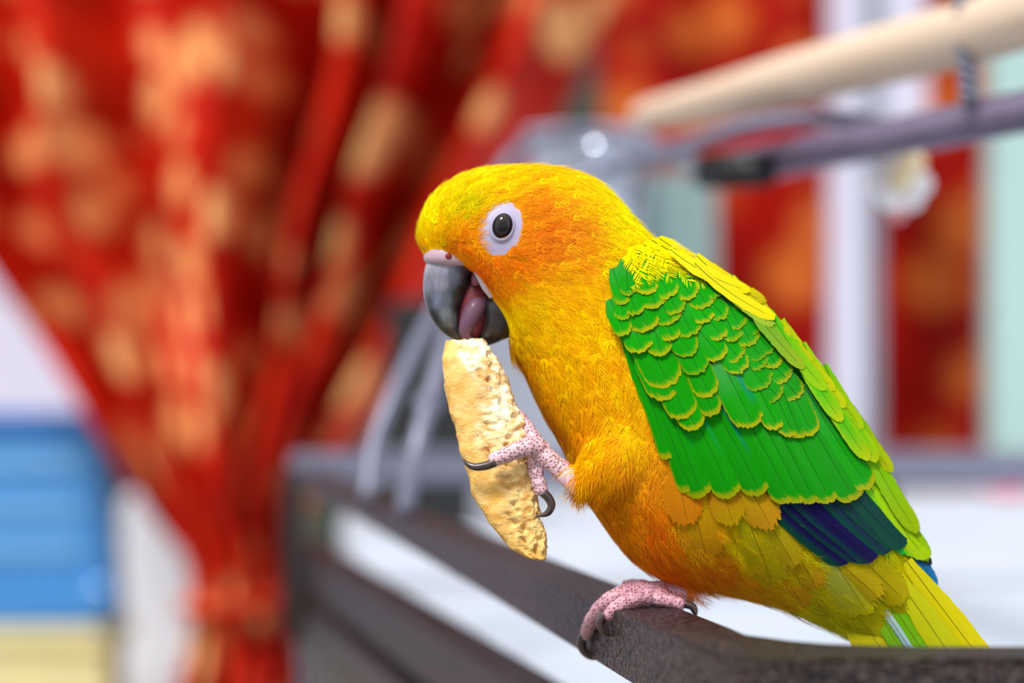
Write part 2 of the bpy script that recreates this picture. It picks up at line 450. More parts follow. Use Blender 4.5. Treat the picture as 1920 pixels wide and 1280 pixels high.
# glossy ball added at the tub's corner to catch a bright highlight
kc = at(188, 1118, Yb - 0.02)
bm = bmesh.new(); bmesh.ops.create_uvsphere(bm, u_segments=24, v_segments=16, radius=0.016)
bmesh.ops.scale(bm, vec=(1, 0.6, 1), verts=bm.verts); bmesh.ops.translate(bm, vec=kc, verts=bm.verts)
bm_obj('added_tub_glint', bm, plain('blue_gloss_plastic', (62, 136, 206), 0.12, coat=0.8), tub, True)

tag(pbox('white_carton', 226, 930, 372, 1500, 2.38, 2.52, plain('white_carton_paper', (240, 242, 252), 0.7), None, 0.004), 'tall white carton standing behind the curtain tie', 'carton')
tag(pbox('olive_carton', 585, 1130, 900, 1420, 2.45, 2.7, M_OLIVE, None, 0.004), 'olive brown carton on the floor beyond the stand rail', 'carton')
for nm in ('white_carton', 'olive_carton'):
    me = bpy.data.objects[nm].data
    zmin = min(v.co.z for v in me.vertices); zmax = max(v.co.z for v in me.vertices)
    for v in me.vertices:
        if v.co.z < (zmin + zmax) / 2: v.co.z = ZF + (v.co.z - zmin)
# dark crate standing on the table
cr = empty('dark_crate', (-0.06, 1.75, ZT)); tag(cr, 'black plastic crate with a grey lip on the table', 'crate')
zc = ZT
xa, xb = at(722, 0, 1.70).x, at(886, 0, 1.70).x
box('crate_body', (xa, 1.70, zc), (xb, 1.80, at(0, 560, 1.70).z), M_BLACK, cr, 0.004)
box('crate_lip', (xa - 0.004, 1.692, at(0, 905, 1.70).z), (xb + 0.004, 1.702, at(0, 842, 1.70).z), M_BEDGE, cr, 0.002)
# pink ball
bm = bmesh.new(); bmesh.ops.create_icosphere(bm, subdivisions=3, radius=0.017)
bmesh.ops.scale(bm, vec=(1.35, 1, 0.85), verts=bm.verts)
for v in bm.verts: v.co *= 1 + 0.05 * math.sin(v.co.x * 400) * math.cos(v.co.z * 300)
pc = at(1893, 912, 2.05); bmesh.ops.translate(bm, vec=(pc.x, 2.05, ZT + 0.0145), verts=bm.verts)
tag(bm_obj('pink_ball', bm, plain('pink_plush', (236, 120, 150), 0.8), None, True), 'small pink ball on the table below the mint post', 'ball')

# ================================================================== BIRD STAND
ZR = (640 - 1145) * D0 / F
def rail_xy(Y):      # plan line of the upper rail's left edge
    return 0.0282 - 0.2305 * (Y - D0)
stand = empty('bird_stand', (0.02, 0.62, ZT))
tag(stand, 'brown hammered metal play stand with rails and hoops under the parrot', 'bird stand')
def rail(name, secs, mat, bev=0.0022):
    """secs: list of (Y, xleft, width, ztop, height)"""
    bm = bmesh.new(); rings = []
    for (Y, xl, wd, zt_, h) in secs:
        rings.append([bm.verts.new(p) for p in ((xl, Y, zt_), (xl + wd, Y, zt_), (xl + wd, Y, zt_ - h), (xl, Y, zt_ - h))])
    for a, b in zip(rings, rings[1:]):
        for i in range(4):
            bm.faces.new((a[i], a[(i + 1) % 4], b[(i + 1) % 4], b[i]))
    bm.faces.new(rings[0]); bm.faces.new(rings[-1][::-1])
    le = [e_ for e_ in bm.edges if abs(e_.verts[0].co.y - e_.verts[1].co.y) > 1e-4]
    bmesh.ops.bevel(bm, geom=le, offset=bev, segments=4, affect='EDGES')
    return bm_obj(name, bm, mat, stand, True)
sec1 = []
for Y in np.linspace(0.513, 1.27, 14):
    sec1.append((Y, rail_xy(Y), 0.018, ZR, float(np.interp(Y, [0.53, 0.594, 0.654, 0.788, 1.045, 1.27], [0.0188, 0.0172, 0.0155, 0.0125, 0.0085, 0.0065]))))
rail('upper_rail', sec1, M_RAIL)
# front bar meeting the rail at a rounded inner corner
xl = rail_xy(0.512)
ft = [(xl + 0.0005, 0.5115), (0.36, 0.520), (0.36, 0.5405), (xl + 0.0145, 0.5345), (xl + 0.004, 0.5335)]
prism('front_bar', [(x, y, ZR - 0.0192) for x, y in ft], [(x, y, ZR + 0.0003) for x, y in ft], M_RAIL3, stand, 0.0022)
rx = rail_xy(0.56) + 0.018
gs = [(xl + 0.006, 0.525), (0.112, 0.530), (0.106, 0.5358), (0.086, 0.5372), (0.074, 0.5405), (0.066, 0.5460), (rx - 0.0008, 0.560), (rx - 0.010, 0.560)]
prism('corner_gusset', [(x, y, ZR - 0.0180) for x, y in gs], [(x, y, ZR + 0.0001) for x, y in gs], M_RAIL2, stand, 0.0010)
Z2 = -0.117
rail('lower_rail', [(Y, rail_xy(Y) + 0.010, 0.018, Z2, 0.022) for Y in np.linspace(0.53, 1.33, 8)], M_RAIL2)
Z3 = Z2 - 0.0285
rail('base_rail', [(Y, rail_xy(Y) + 0.006, 0.02, Z3, 0.016) for Y in np.linspace(0.60, 1.33, 8)], M_RAIL2)
# posts
for Y in (1.262,):
    x = rail_xy(Y); box('corner_post', (x - 0.006, Y, Z3 - 0.02), (x + 0.006, Y + 0.014, ZR + 0.001), M_RAIL2, stand, 0.002)
box('front_post', (0.30, 0.522, ZT), (0.315, 0.536, ZR - 0.019), M_RAIL2, stand, 0.002)
box('back_post', (0.20, 1.27, ZT), (0.215, 1.285, ZR), M_RAIL2, stand, 0.002)
box('back_rail', (rail_xy(1.27), 1.268, ZR - 0.008), (0.30, 1.285, ZR + 0.010), M_HOOP, stand, 0.002)
# cage wires under the base rail
for i, Y in enumerate(np.linspace(1.15, 1.31, 5)):
    x = rail_xy(Y) + 0.012
    tube('cage_wire', [(x, Y, Z3 - 0.016), (x, Y, Z3 - 0.04), (x, Y, Z3 - 0.07)], [0.0015] * 3, M_HOOP, stand, 6, 8)
# hoops
def hoop(pts, r, mat=M_HOOP, name='hoop', n=60):
    P = [tuple(at(px, py, Y)) for px, py, Y in pts]
    return tube(name, P, [r] * len(P), mat, stand, n, 12)
hoop([(688, 938, 1.00), (700, 840, 1.01), (735, 745, 1.02), (786, 640, 1.04), (850, 520, 1.08), (905, 400, 1.12), (950, 305, 1.16), (1010, 258, 1.21), (1100, 246, 1.2), (1190, 262, 1.16), (1290, 300, 1.10), (1350, 322, 1.06)], 0.0036)
hoop([(757, 968, 0.935), (778, 850, 0.94), (800, 770, 0.95), (838, 640, 0.97), (890, 500, 1.0), (990, 385, 1.06), (1130, 318, 1.07), (1260, 282, 1.05), (1400, 238, 1.02), (1520, 222, 1.0), (1620, 228, 0.99), (1690, 246, 0.97)], 0.0038)
# small joint clip on the second hoop
c_ = at(805, 752, 0.953)
tube('hoop_clip', [(c_.x - 0.003, c_.y, c_.z - 0.004), (c_.x, c_.y, c_.z), (c_.x + 0.003, c_.y, c_.z + 0.004)], [0.0056] * 3, M_HOOP, stand, 8, 12)
# polished ball added by the first hoop, put there for a bright glint
bm = bmesh.new(); bmesh.ops.create_uvsphere(bm, u_segments=24, v_segments=16, radius=28 * 1.15 / F)
bmesh.ops.scale(bm, vec=(1, 1, 0.94), verts=bm.verts); bmesh.ops.translate(bm, vec=at(1118, 282, 1.17), verts=bm.verts)
bm_obj('added_glint_ball', bm, plain('polished_ball_steel', (206, 214, 230), 0.12, metal=1.0), stand, True)
# upper side bar (square tube) running toward the viewer on the right
def sqbar(name, p0, p1, h0, h1, mat, dep=0.016):
    a, b = at(*p0), at(*p1); bm = bmesh.new(); rg = []
    for p, h in ((a, h0), (b, h1)):
        rg.append([bm.verts.new(q) for q in ((p.x - dep / 2, p.y, p.z + h / 2), (p.x + dep / 2, p.y, p.z + h / 2), (p.x + dep / 2, p.y, p.z - h / 2), (p.x - dep / 2, p.y, p.z - h / 2))])
    for i in range(4): bm.faces.new((rg[0][i], rg[0][(i + 1) % 4], rg[1][(i + 1) % 4], rg[1][i]))
    bm.faces.new(rg[0]); bm.faces.new(rg[1][::-1])
    bmesh.ops.bevel(bm, geom=bm.edges[:], offset=0.002, segments=3, affect='EDGES')
    return bm_obj(name, bm, mat, stand, True)
M_PURP = plain('purple_grey_metal', (112, 100, 124), 0.4, metal=0.2, noise=0.12, scale=60)
sqbar('side_bar', (1362, 318, 1.08), (2010, 192, 0.82), 0.0150, 0.0140, M_PURP)
sqbar('bar_joint', (1338, 322, 1.05), (1420, 318, 1.02), 0.016, 0.015, plain('black_joint', (14, 15, 19), 0.5), 0.020)
# stand upright that carries the side bar (right, out of view to the base)
pj = at(2010, 192, 0.82)
box('upright', (pj.x - 0.008, pj.y - 0.008, ZR - 0.019), (pj.x + 0.008, pj.y + 0.008, pj.z + 0.008), M_PURP, stand, 0.002)
# coiled wire hook holding the perch over the side bar
hk = []
for t in np.linspace(0, 1, 60):
    c0 = at(1804 + 12 * t, -10 + 205 * t, 0.862)
    hk.append((c0.x + 0.0022 * math.cos(t * 60), c0.y + 0.0022 * math.sin(t * 60), c0.z))
tube('wire_hook', hk, [0.0017] * len(hk), M_HOOP, stand, 240, 8)
V, Fc = [], []

# wooden perch
M_WOOD, nt, n, b = mat_new('pale_dowel_wood')
tcn = node(nt, 'ShaderNodeTexCoord'); mp = node(nt, 'ShaderNodeMapping'); mp.inputs['Scale'].default_value = (30, 8, 120)
t = node(nt, 'ShaderNodeTexNoise'); t.inputs['Scale'].default_value = 1; t.inputs['Detail'].default_value = 5
r = node(nt, 'ShaderNodeValToRGB')
r.color_ramp.elements[0].color = (*lin((206, 176, 146)), 1); r.color_ramp.elements[1].color = (*lin((232, 210, 188)), 1)
nt.links.new(tcn.outputs['Object'], mp.inputs[0]); nt.links.new(mp.outputs[0], t.inputs['Vector'])
nt.links.new(t.outputs['Fac'], r.inputs[0]); nt.links.new(r.outputs[0], b.inputs['Base Color'])
b.inputs['Roughness'].default_value = 0.55
pp = [(1196, 217, 1.22), (1204, 216, 1.215), (1225, 213, 1.20), (1330, 190, 1.12), (1460, 156, 1.04), (1640, 108, 0.95), (1800, 66, 0.88), (2000, 5, 0.81)]
pr = [0.004, 0.0066, 0.0082, 0.0102, 0.0120, 0.0124, 0.0124, 0.0124]
perch = tube('wooden_perch', [tuple(at(*p)) for p in pp], pr, M_WOOD, None, 60, 24)
tag(perch, 'thick pale wooden dowel perch slung above the purple grey bar', 'perch')

# steel feeding cup behind the head
M_STEEL = plain('polished_steel', (206, 214, 230), 0.22, metal=1.0)
cup = empty('steel_cup', at(1097, 470, 1.36)); tag(cup, 'polished steel feeding cup behind the parrot crown', 'cup')
cc = at(1097, 250, 1.36); R0 = 0.034
prof = [(R0 + 0.003, 0.0), (R0 + 0.004, -0.0015), (R0 + 0.0005, -0.004), (R0, -0.012), (R0 - 0.002, -0.035), (R0 - 0.006, -0.055), (R0 - 0.014, -0.064), (0.0001, -0.066)]
inn = [(0.0001, -0.063), (R0 - 0.015, -0.061), (R0 - 0.008, -0.052), (R0 - 0.004, -0.034), (R0 - 0.002, -0.012), (R0 - 0.0015, -0.002)]
def lathe(name, prof, c, mat, parent, ns=48, closed=True):
    V = []; Fc = []
    for i in range(ns):
        a = 2 * math.pi * i / ns
        for r_, z_ in prof: V.append((c[0] + r_ * math.cos(a), c[1] + r_ * math.sin(a), c[2] + z_))
    m = len(prof)
    for i in range(ns):
        for j in range(m - (0 if closed else 1)):
            k = (j + 1) % m
            Fc.append((i * m + j, ((i + 1) % ns) * m + j, ((i + 1) % ns) * m + k, i * m + k))
    return mesh_np(name, V, Fc, mat, parent)
lathe('cup_body', prof + inn, cc, M_STEEL, cup)
V2, F2 = tube_arrays(np.stack([cc[0] + (R0 + 0.0035) * np.cos(np.linspace(0, 2 * np.pi, 49)), cc[1] + (R0 + 0.0035) * np.sin(np.linspace(0, 2 * np.pi, 49)), np.full(49, cc[2])], -1), np.full(49, 0.0018), 8)
mesh_np('cup_rim', V2, F2, M_STEEL, cup)

# hanging bead toy
toy = empty('bead_toy', at(1690, 262, 0.98)); tag(toy, 'cluster of white and cream beads hanging from the purple grey bar', 'bird toy')
MB1 = plain('white_bead', (240, 236, 240), 0.4); MB2 = plain('cream_bead', (240, 220, 178), 0.45); MB3 = plain('pink_bead', (236, 150, 160), 0.5)
beads = [(1665, 310, 26, MB1, 0), (1712, 305, 24, MB2, .01), (1648, 345, 25, MB1, .012), (1690, 335, 26, MB2, -.01), (1722, 345, 27, MB1, 0), (1668, 372, 24, MB1, -.008), (1706, 372, 26, MB1, .006), (1684, 402, 16, MB3, .004)]
for x_, y_, r_, m_, dy in beads:
    bm = bmesh.new(); bmesh.ops.create_uvsphere(bm, u_segments=20, v_segments=14, radius=r_ * 0.98 / F)
    bmesh.ops.scale(bm, vec=(1, 1, 0.92), verts=bm.verts)
    bmesh.ops.translate(bm, vec=at(x_, y_, 0.98 + dy), verts=bm.verts)
    bm_obj('bead', bm, m_, toy, True)
tube('cord', [tuple(at(1690, 225, 0.965)), tuple(at(1688, 300, 0.975)), tuple(at(1686, 400, 0.98))], [0.0012] * 3, MB2, toy, 12, 8)

# ================================================================== PARROT
Q0 = 110.0                                     # depth of the bird's mid plane
# (dorsal x,y, ventral x,y, half width) sections from the brow to the rump
SEC = [
 (797, 486, 806, 492, 8), (786, 462, 838, 500, 42), (786, 425, 880, 508, 66), (806, 376, 908, 535, 86), (846, 340, 930, 575, 100),
 (902, 318, 950, 610, 110), (972, 311, 958, 640, 115), (1040, 314, 962, 668, 119), (1102, 331, 980, 692, 124), (1146, 362, 996, 724, 131),
 (1184, 405, 1020, 775, 142), (1228, 450, 1056, 838, 158), (1290, 490, 1085, 905, 174), (1360, 538, 1135, 985, 186), (1430, 605, 1190, 1050, 190),
 (1500, 695, 1262, 1088, 186), (1565, 790, 1350, 1108, 168), (1620, 880, 1440, 1130, 140), (1664, 970, 1515, 1160, 108), (1706, 1045, 1580, 1190, 66),
 (1765, 1125, 1640, 1225, 30), (1830, 1212, 1710, 1290, 12)]
def loft(SEC, n, ns, q0=Q0, pw=2.0):
    S = catmull(np.array(SEC, dtype=float), n)
    a = np.linspace(0, 2 * np.pi, ns, endpoint=False)
    D, Vv, hw = S[:, 0:2], S[:, 2:4], np.maximum(S[:, 4], 0.5)
    c = (D + Vv) / 2; h = (D - Vv) / 2
    ca, sa = np.cos(a), np.sin(a)
    cs = np.sign(ca) * np.abs(ca) ** (2 / pw); sn = np.sign(sa) * np.abs(sa) ** (2 / pw)
    P = np.empty((n, ns, 3))
    P[:, :, :2] = c[:, None] + h[:, None] * cs[None, :, None]
    P[:, :, 2] = q0 + hw[:, None] * sn[None]
    V = P.reshape(-1, 3); Fc = []
    for i in range(n - 1):
        for j in range(ns):
            k = (j + 1) % ns
            Fc.append((i * ns + j, i * ns + k, (i + 1) * ns + k, (i + 1) * ns + j))
    V = np.vstack([V, np.append(c[0], q0), np.append(c[-1], q0)])
    for j in range(ns):
        k = (j + 1) % ns
        Fc.append((n * ns, k, j)); Fc.append((n * ns + 1, (n - 1) * ns + j, (n - 1) * ns + k))
    return V, Fc

parrot = empty('parrot', tuple(W(np.array([1200, 1135, 110.0]))))
tag(parrot, 'yellow and orange parrot with green wings nibbling a biscuit', 'parrot')

# ---- body: torso, thighs and shanks merged to one skin
bV, bF = loft(SEC, 110, 56)
parts = [(bV, bF)]
def limb(pts, rads):
    P = catmull(np.column_stack([np.array(pts, float), np.array(rads, float)]), 24)
    return tube_arrays(P[:, :3], P[:, 3], 20)
parts.append(limb([(1270, 790, 50), (1205, 830, 16), (1140, 876, -8), (1090, 903, -14), (1040, 872, -14)], [86, 84, 60, 32, 17]))   # raised leg
parts.append(limb([(1250, 960, 110), (1280, 1040, 110), (1300, 1085, 108), (1285, 1112, 104), (1240, 1112, 98)], [90, 62, 34, 19, 17]))      # standing leg
allV, allF, off = [], [], 0
for v, f in parts:
    allV.append(v); allF += [tuple(i + off for i in fc) for fc in f]; off += len(v)
tmp = mesh_np('tmp_body', W(np.vstack(allV)), allF, None)
md = tmp.modifiers.new('r', 'REMESH'); md.mode = 'VOXEL'; md.voxel_size = 0.0009
ms = tmp.modifiers.new('s', 'SMOOTH'); ms.iterations = 22; ms.factor = 0.5
dg = bpy.context.evaluated_depsgraph_get()
ev = tmp.evaluated_get(dg); em = ev.to_mesh()
nv = len(em.vertices); bodyV = np.empty(nv * 3, dtype=np.float32); em.vertices.foreach_get('co', bodyV); bodyV = bodyV.reshape(-1, 3).astype(float)
nl = len(em.polygons); bodyF = [tuple(p.vertices) for p in em.polygons]
em.calc_loop_triangles()
tri = np.empty(len(em.loop_triangles) * 3, dtype=np.int32); em.loop_triangles.foreach_get('vertices', tri); tri = tri.reshape(-1, 3)
ev.to_mesh_clear()
bpy.data.objects.remove(tmp)

# ---- plumage colours by place on the bird (side view, sRGB)
PC = np.array([
 (795,440,255,222,0),(800,400,255,228,0),(850,355,252,215,0),(872,392,214,196,0),(900,330,255,215,0),(960,318,255,205,0),(1050,322,255,200,0),
 (1130,350,255,226,0),(1170,400,255,232,0),(1205,450,255,228,0),(1100,380,255,200,8),(890,435,255,160,10),(860,468,252,140,16),(830,440,255,190,0),(900,505,250,112,16),(1000,395,250,145,16),
 (1020,450,246,128,22),(1070,430,246,140,26),(1100,480,250,160,18),(960,510,246,130,12),(930,545,250,150,8),(800,468,255,180,6),(985,565,255,196,6),(955,590,255,208,0),
 (1040,615,255,190,2),(1100,560,255,188,2),(1150,480,255,215,0),(1140,600,255,196,0),(1000,690,250,178,0),(1060,700,255,192,0),(1010,760,242,156,0),(1060,800,238,150,0),
 (1130,750,255,180,6),(1160,700,255,184,4),(1100,850,255,176,0),(1180,830,255,184,8),(1080,890,252,170,0),(1150,930,250,150,6),(1200,900,252,156,24),(1180,1000,250,150,6),
 (1240,1000,246,112,14),(1250,1070,242,112,8),(1300,1000,244,172,14),(1330,1060,242,124,16),(1380,1000,228,192,8),(1400,1080,234,154,14),(1450,1010,214,188,8),(1460,1100,228,166,14),
 (1500,1060,208,188,8),(1540,1120,204,188,14),(1600,1100,198,184,10),(1600,1180,194,184,8),(1700,1150,198,184,0),(1800,1200,214,198,0),(1300,480,250,225,0),(1420,570,220,205,0),(1560,740,150,200,0),(1680,950,120,180,0)], dtype=float)
PC[:, 3] = np.minimum(255, PC[:, 3] * 1.045)
PCL = lin(PC[:, 2:5])
def plume_col(x, y):
    d2 = (x[:, None] - PC[None, :, 0]) ** 2 + (y[:, None] - PC[None, :, 1]) ** 2 + 60
    wgt = 1 / d2 ** 1.7
    return (wgt @ PCL) / wgt.sum(1, keepdims=True)
# ---- feather flow (side view direction)
FL = np.array([
 (786,470,-.5,-.4),(790,430,-.15,-1),(820,375,.45,-.85),(870,335,.85,-.5),(960,312,1,-.08),(1050,314,1,.15),(1140,352,.85,.5),(1190,420,.78,.62),(1250,460,.85,.5),
 (850,450,.25,-.75),(880,400,.6,-.7),(900,500,.45,.75),(860,480,.3,.2),(930,350,.9,-.3),(1000,385,.85,-.35),(1060,400,.97,-.1),(1010,450,1,-.1),(1000,500,.95,.25),(1090,470,.95,.25),(1130,400,.9,.3),
 (940,545,.75,.65),(955,595,.7,.75),(1020,570,.85,.5),(1080,580,.75,.65),(1000,640,.65,.75),(970,650,.5,.85),(1060,660,.6,.8),(1140,560,.6,.8),(1000,710,.4,.92),(1030,780,.35,.95),(1090,760,.3,.95),
 (1150,700,.3,.95),(1180,790,-.1,1),(1150,850,-.45,.9),(1100,880,-.6,.75),(1130,930,-.1,1),(1190,920,.15,1),(1200,1000,.35,.95),(1240,1060,.4,.92),(1280,1090,.55,.85),(1300,980,.35,.95),(1360,1040,.55,.85),
 (1420,1000,.5,.85),(1440,1100,.7,.72),(1520,1120,.78,.64),(1600,1160,.75,.66),(1700,1150,.64,.77),(1400,560,.75,.66),(1550,740,.64,.77),(1680,980,.6,.8)], dtype=float)
FLD = nrmz(FL[:, 2:4])
def flow(x, y):
    d2 = (x[:, None] - FL[None, :, 0]) ** 2 + (y[:, None] - FL[None, :, 1]) ** 2 + 40
    wgt = 1 / d2 ** 1.6
    v = (wgt @ FLD) / wgt.sum(1, keepdims=True)
    return nrmz(v)
PV = invW(bodyV)
def skin_mask(P):
    """bare pink leg skin"""
    x, y, q = P[:, 0], P[:, 1], P[:, 2]
    a = (x < 1092 + 0.0 * y) & (y > 835) & (x - 1040 < (y - 835) * 0.55 + 8) & (q < 25) & (x < 1075 + (y - 880) * 0.25)
    a = a & (y > 838)
    b = (y > 1104) & (x < 1330) & (x > 1190)
    return a | b
bc = plume_col(PV[:, 0], PV[:, 1])
sk = skin_mask(PV)
bc[sk] = lin((232, 196, 204))
body = mesh_np('body', bodyV, bodyF, M_BODY, parrot, col=bc)
bvh = BVHTree.FromPolygons([Vector(v) for v in bodyV], [tuple(f) for f in tri])
def hit_q(px, py, default=None):
    d = at(px, py, 1.0).normalized()
    h = bvh.ray_cast(Vector((0, 0, 0)), d)
    if h[0] is None: return default
    return (h[0].y - D0) / K

# ---- feather builder: two rows of barb ribbons along a shaft
def outline(v, tipp=2.6, basep=0.5):
    return np.clip(np.minimum(1, (v / 0.22 + 0.12)) ** basep, 0, 1) * np.sqrt(np.clip(1 - v ** tipp, 0, 1))
def feather_uv(nb, slant, seg, fill=1.15, jag=0.0, tipp=2.6, basep=0.5, r=rng):
    """returns uv (m,2), tri (k,3); u in half-widths, v along 0..1; slant in v units at full width"""
    Vs, Ts = [], []
    for side in (-1, 1):
        ve = (np.arange(nb) + 0.5) / nb
        ve = 1 - (1 - ve) ** 1.15
        ve = np.clip(ve + r.normal(0, 0.25 / nb, nb), 0.02, 0.999)
        ue = outline(ve, tipp, basep)
        if jag: ue = ue * (1 + r.normal(0, jag, nb)); 
        vs0 = np.maximum(ve - slant * (0.35 + 0.65 * ue) - 0.02, 0.0) * 0.985
        if jag: ve = np.clip(ve + np.abs(r.normal(0, jag * 0.12, nb)), 0, 1.06)
        wv = fill / nb * 0.5
        for i in range(nb):
            b0 = len(Vs)
            for s in range(seg):
                f = s / seg
                u = ue[i] * f; v = vs0[i] + (ve[i] - vs0[i]) * (f ** 1.25)
                ww = wv * (1.0 if s else 0.8)
                Vs.append((side * u, v - ww)); Vs.append((side * u, v + ww))
            Vs.append((side * ue[i], ve[i]))
            for s in range(seg - 1):
                p = b0 + 2 * s
                Ts += [(p, p + 1, p + 3), (p, p + 3, p + 2)]
            p = b0 + 2 * (seg - 1)
            Ts.append((p, p + 1, p + 2))
    return np.array(Vs), np.array(Ts)

# ---- soft plumage scattered over the body
WING_POLY = np.array([(1166,560),(1200,530),(1300,520),(1400,560),(1480,660),(1560,760),(1640,880),(1700,1000),(1690,1010),(1580,1020),(1450,930),(1330,905),(1270,850),(1200,730),(1165,630)], dtype=float)
def in_poly(P, poly):
    x, y = P[:, 0], P[:, 1]; c = np.zeros(len(P), bool); j = len(poly) - 1
    for i in range(len(poly)):
        xi, yi = poly[i]; xj, yj = poly[j]
        c ^= ((yi > y) != (yj > y)) & (x < (xj - xi) * (y - yi) / (yj - yi + 1e-9) + xi)
        j = i
    return c
EYE = (939, 428)
def eye_e(x, y, rx=38.0, ry=50.0, ang=math.radians(16)):
    dx, dy = x - EYE[0], y - EYE[1]
    u = dx * math.cos(ang) + dy * math.sin(ang); v = -dx * math.sin(ang) + dy * math.cos(ang)
    return np.sqrt((u / rx) ** 2 + (v / ry) ** 2)
def scatter(n_try, spacing_fn):
    A, B, C = bodyV[tri[:, 0]], bodyV[tri[:, 1]], bodyV[tri[:, 2]]
    cr_ = np.cross(B - A, C - A); ar = np.linalg.norm(cr_, axis=1)
    nn = cr_ / np.maximum(ar[:, None], 1e-12)
    idx = rng.choice(len(tri), n_try, p=ar / ar.sum())
    r1, r2 = np.sqrt(rng.random(n_try)), rng.random(n_try)
    P = A[idx] * (1 - r1)[:, None] + B[idx] * (r1 * (1 - r2))[:, None] + C[idx] * (r1 * r2)[:, None]
    Np = nn[idx]
    return invW(P), np.stack([Np[:, 0], -Np[:, 2], Np[:, 1]], -1)
Ps, Ns = scatter(60000, None)
x, y, q = Ps.T
head = np.clip((760 - (y + 0.35 * (x - 900))) / 160.0, 0, 1)           # 1 on the head, 0 on the body
keep = ~skin_mask(Ps)
keep &= ~((x < 1075 + (y - 880) * 0.25) & (y > 842) & (q < 25) & (x - 1040 < (y - 842) * 0.6 + 4))
keep &= ~(in_poly(Ps, WING_POLY))
keep &= ~((eye_e(x, y) < 0.97) & (q < Q0))
keep &= ~((eye_e(x, y) < 0.97) & (q >= Q0))
beak_poly = np.array([(796,466),(830,462),(880,482),(893,500),(912,530),(930,558),(962,596),(965,625),(900,660),(760,640),(770,480)], float)
keep &= ~in_poly(Ps, beak_poly)
keep &= ~((x > 1690) & (y > 1060))
# density: full on the head, thinner on the body and the far side
dens = np.where(head > 0.5, 1.0, 0.36) * np.where(q > Q0 + 40, 0.45, 1.0)
keep &= rng.random(len(x)) < dens * 0.60
Ps, Ns, head = Ps[keep], Ns[keep], head[keep]
order = np.argsort(rng.random(len(Ps))); Ps, Ns, head = Ps[order], Ns[order], head[order]
x, y, q = Ps.T
N = len(Ps)
fl = flow(x, y)
ang = rng.normal(0, 0.09, N)
fl = np.stack([fl[:, 0] * np.cos(ang) - fl[:, 1] * np.sin(ang), fl[:, 0] * np.sin(ang) + fl[:, 1] * np.cos(ang)], -1)
T3 = np.column_stack([fl, np.zeros(N)])
T3 = nrmz(T3 - Ns * (T3 * Ns).sum(1, keepdims=True))
B3 = np.cross(Ns, T3)
bot = np.clip((y - 960) / 120.0, 0, 1) * np.clip((1480 - x) / 100.0, 0, 1)
L = 34 * head + 58 * (1 - head) + 10 * bot
HW = 8.0 * head + 15 * (1 - head) - 4 * bot
near_beak = np.clip(1 - np.hypot(x - 860, y - 520) / 120.0, 0, 1)
L *= (1 - 0.45 * near_beak) * rng.uniform(0.8, 1.2, N); HW *= rng.uniform(0.85, 1.15, N) * (1 - 0.3 * near_beak)
LIFT = (5.5 * head + 7.0 * (1 - head) + 5 * bot) * rng.uniform(0.6, 1.4, N)
col0 = plume_col(x + rng.normal(0, 9, N), y + rng.normal(0, 9, N)) * rng.uniform(0.82, 1.14, (N, 1))
col0[:, 1] *= rng.uniform(0.84, 1.12, N)
templates = [feather_uv(8, 0.55, 2, fill=0.50, jag=0.12, tipp=2.0, r=np.random.default_rng(100 + i)) for i in range(6)]
VV, TT, CC, off = [], [], [], 0
grp = rng.integers(0, 6, N)
for g in range(6):
    uv, tr = templates[g]; ii = np.where(grp == g)[0]; m = len(uv)
    u = uv[None, :, 0]; v = uv[None, :, 1]
    Lg, Hg, Lf = L[ii][:, None], HW[ii][:, None], LIFT[ii][:, None]
    sag = (v * Lg) ** 2 / 460.0 + (u * Hg) ** 2 / 300.0
    hgt = 1.2 + Lf * v - sag + 0.5 * np.sin(9 * u)
    P = Ps[ii][:, None] + T3[ii][:, None] * (v * Lg - 0.15 * Lg)[..., None] + B3[ii][:, None] * (u * Hg)[..., None] + Ns[ii][:, None] * hgt[..., None]
    barb = rng.uniform(0.70, 1.15, (len(ii), m // 5, 1)).repeat(5, axis=1)
    C = col0[ii][:, None] * barb
    VV.append(P.reshape(-1, 3)); CC.append(C.reshape(-1, 3))
    TT.append((tr[None] + (np.arange(len(ii)) * m)[:, None, None] + off).reshape(-1, 3)); off += len(ii) * m
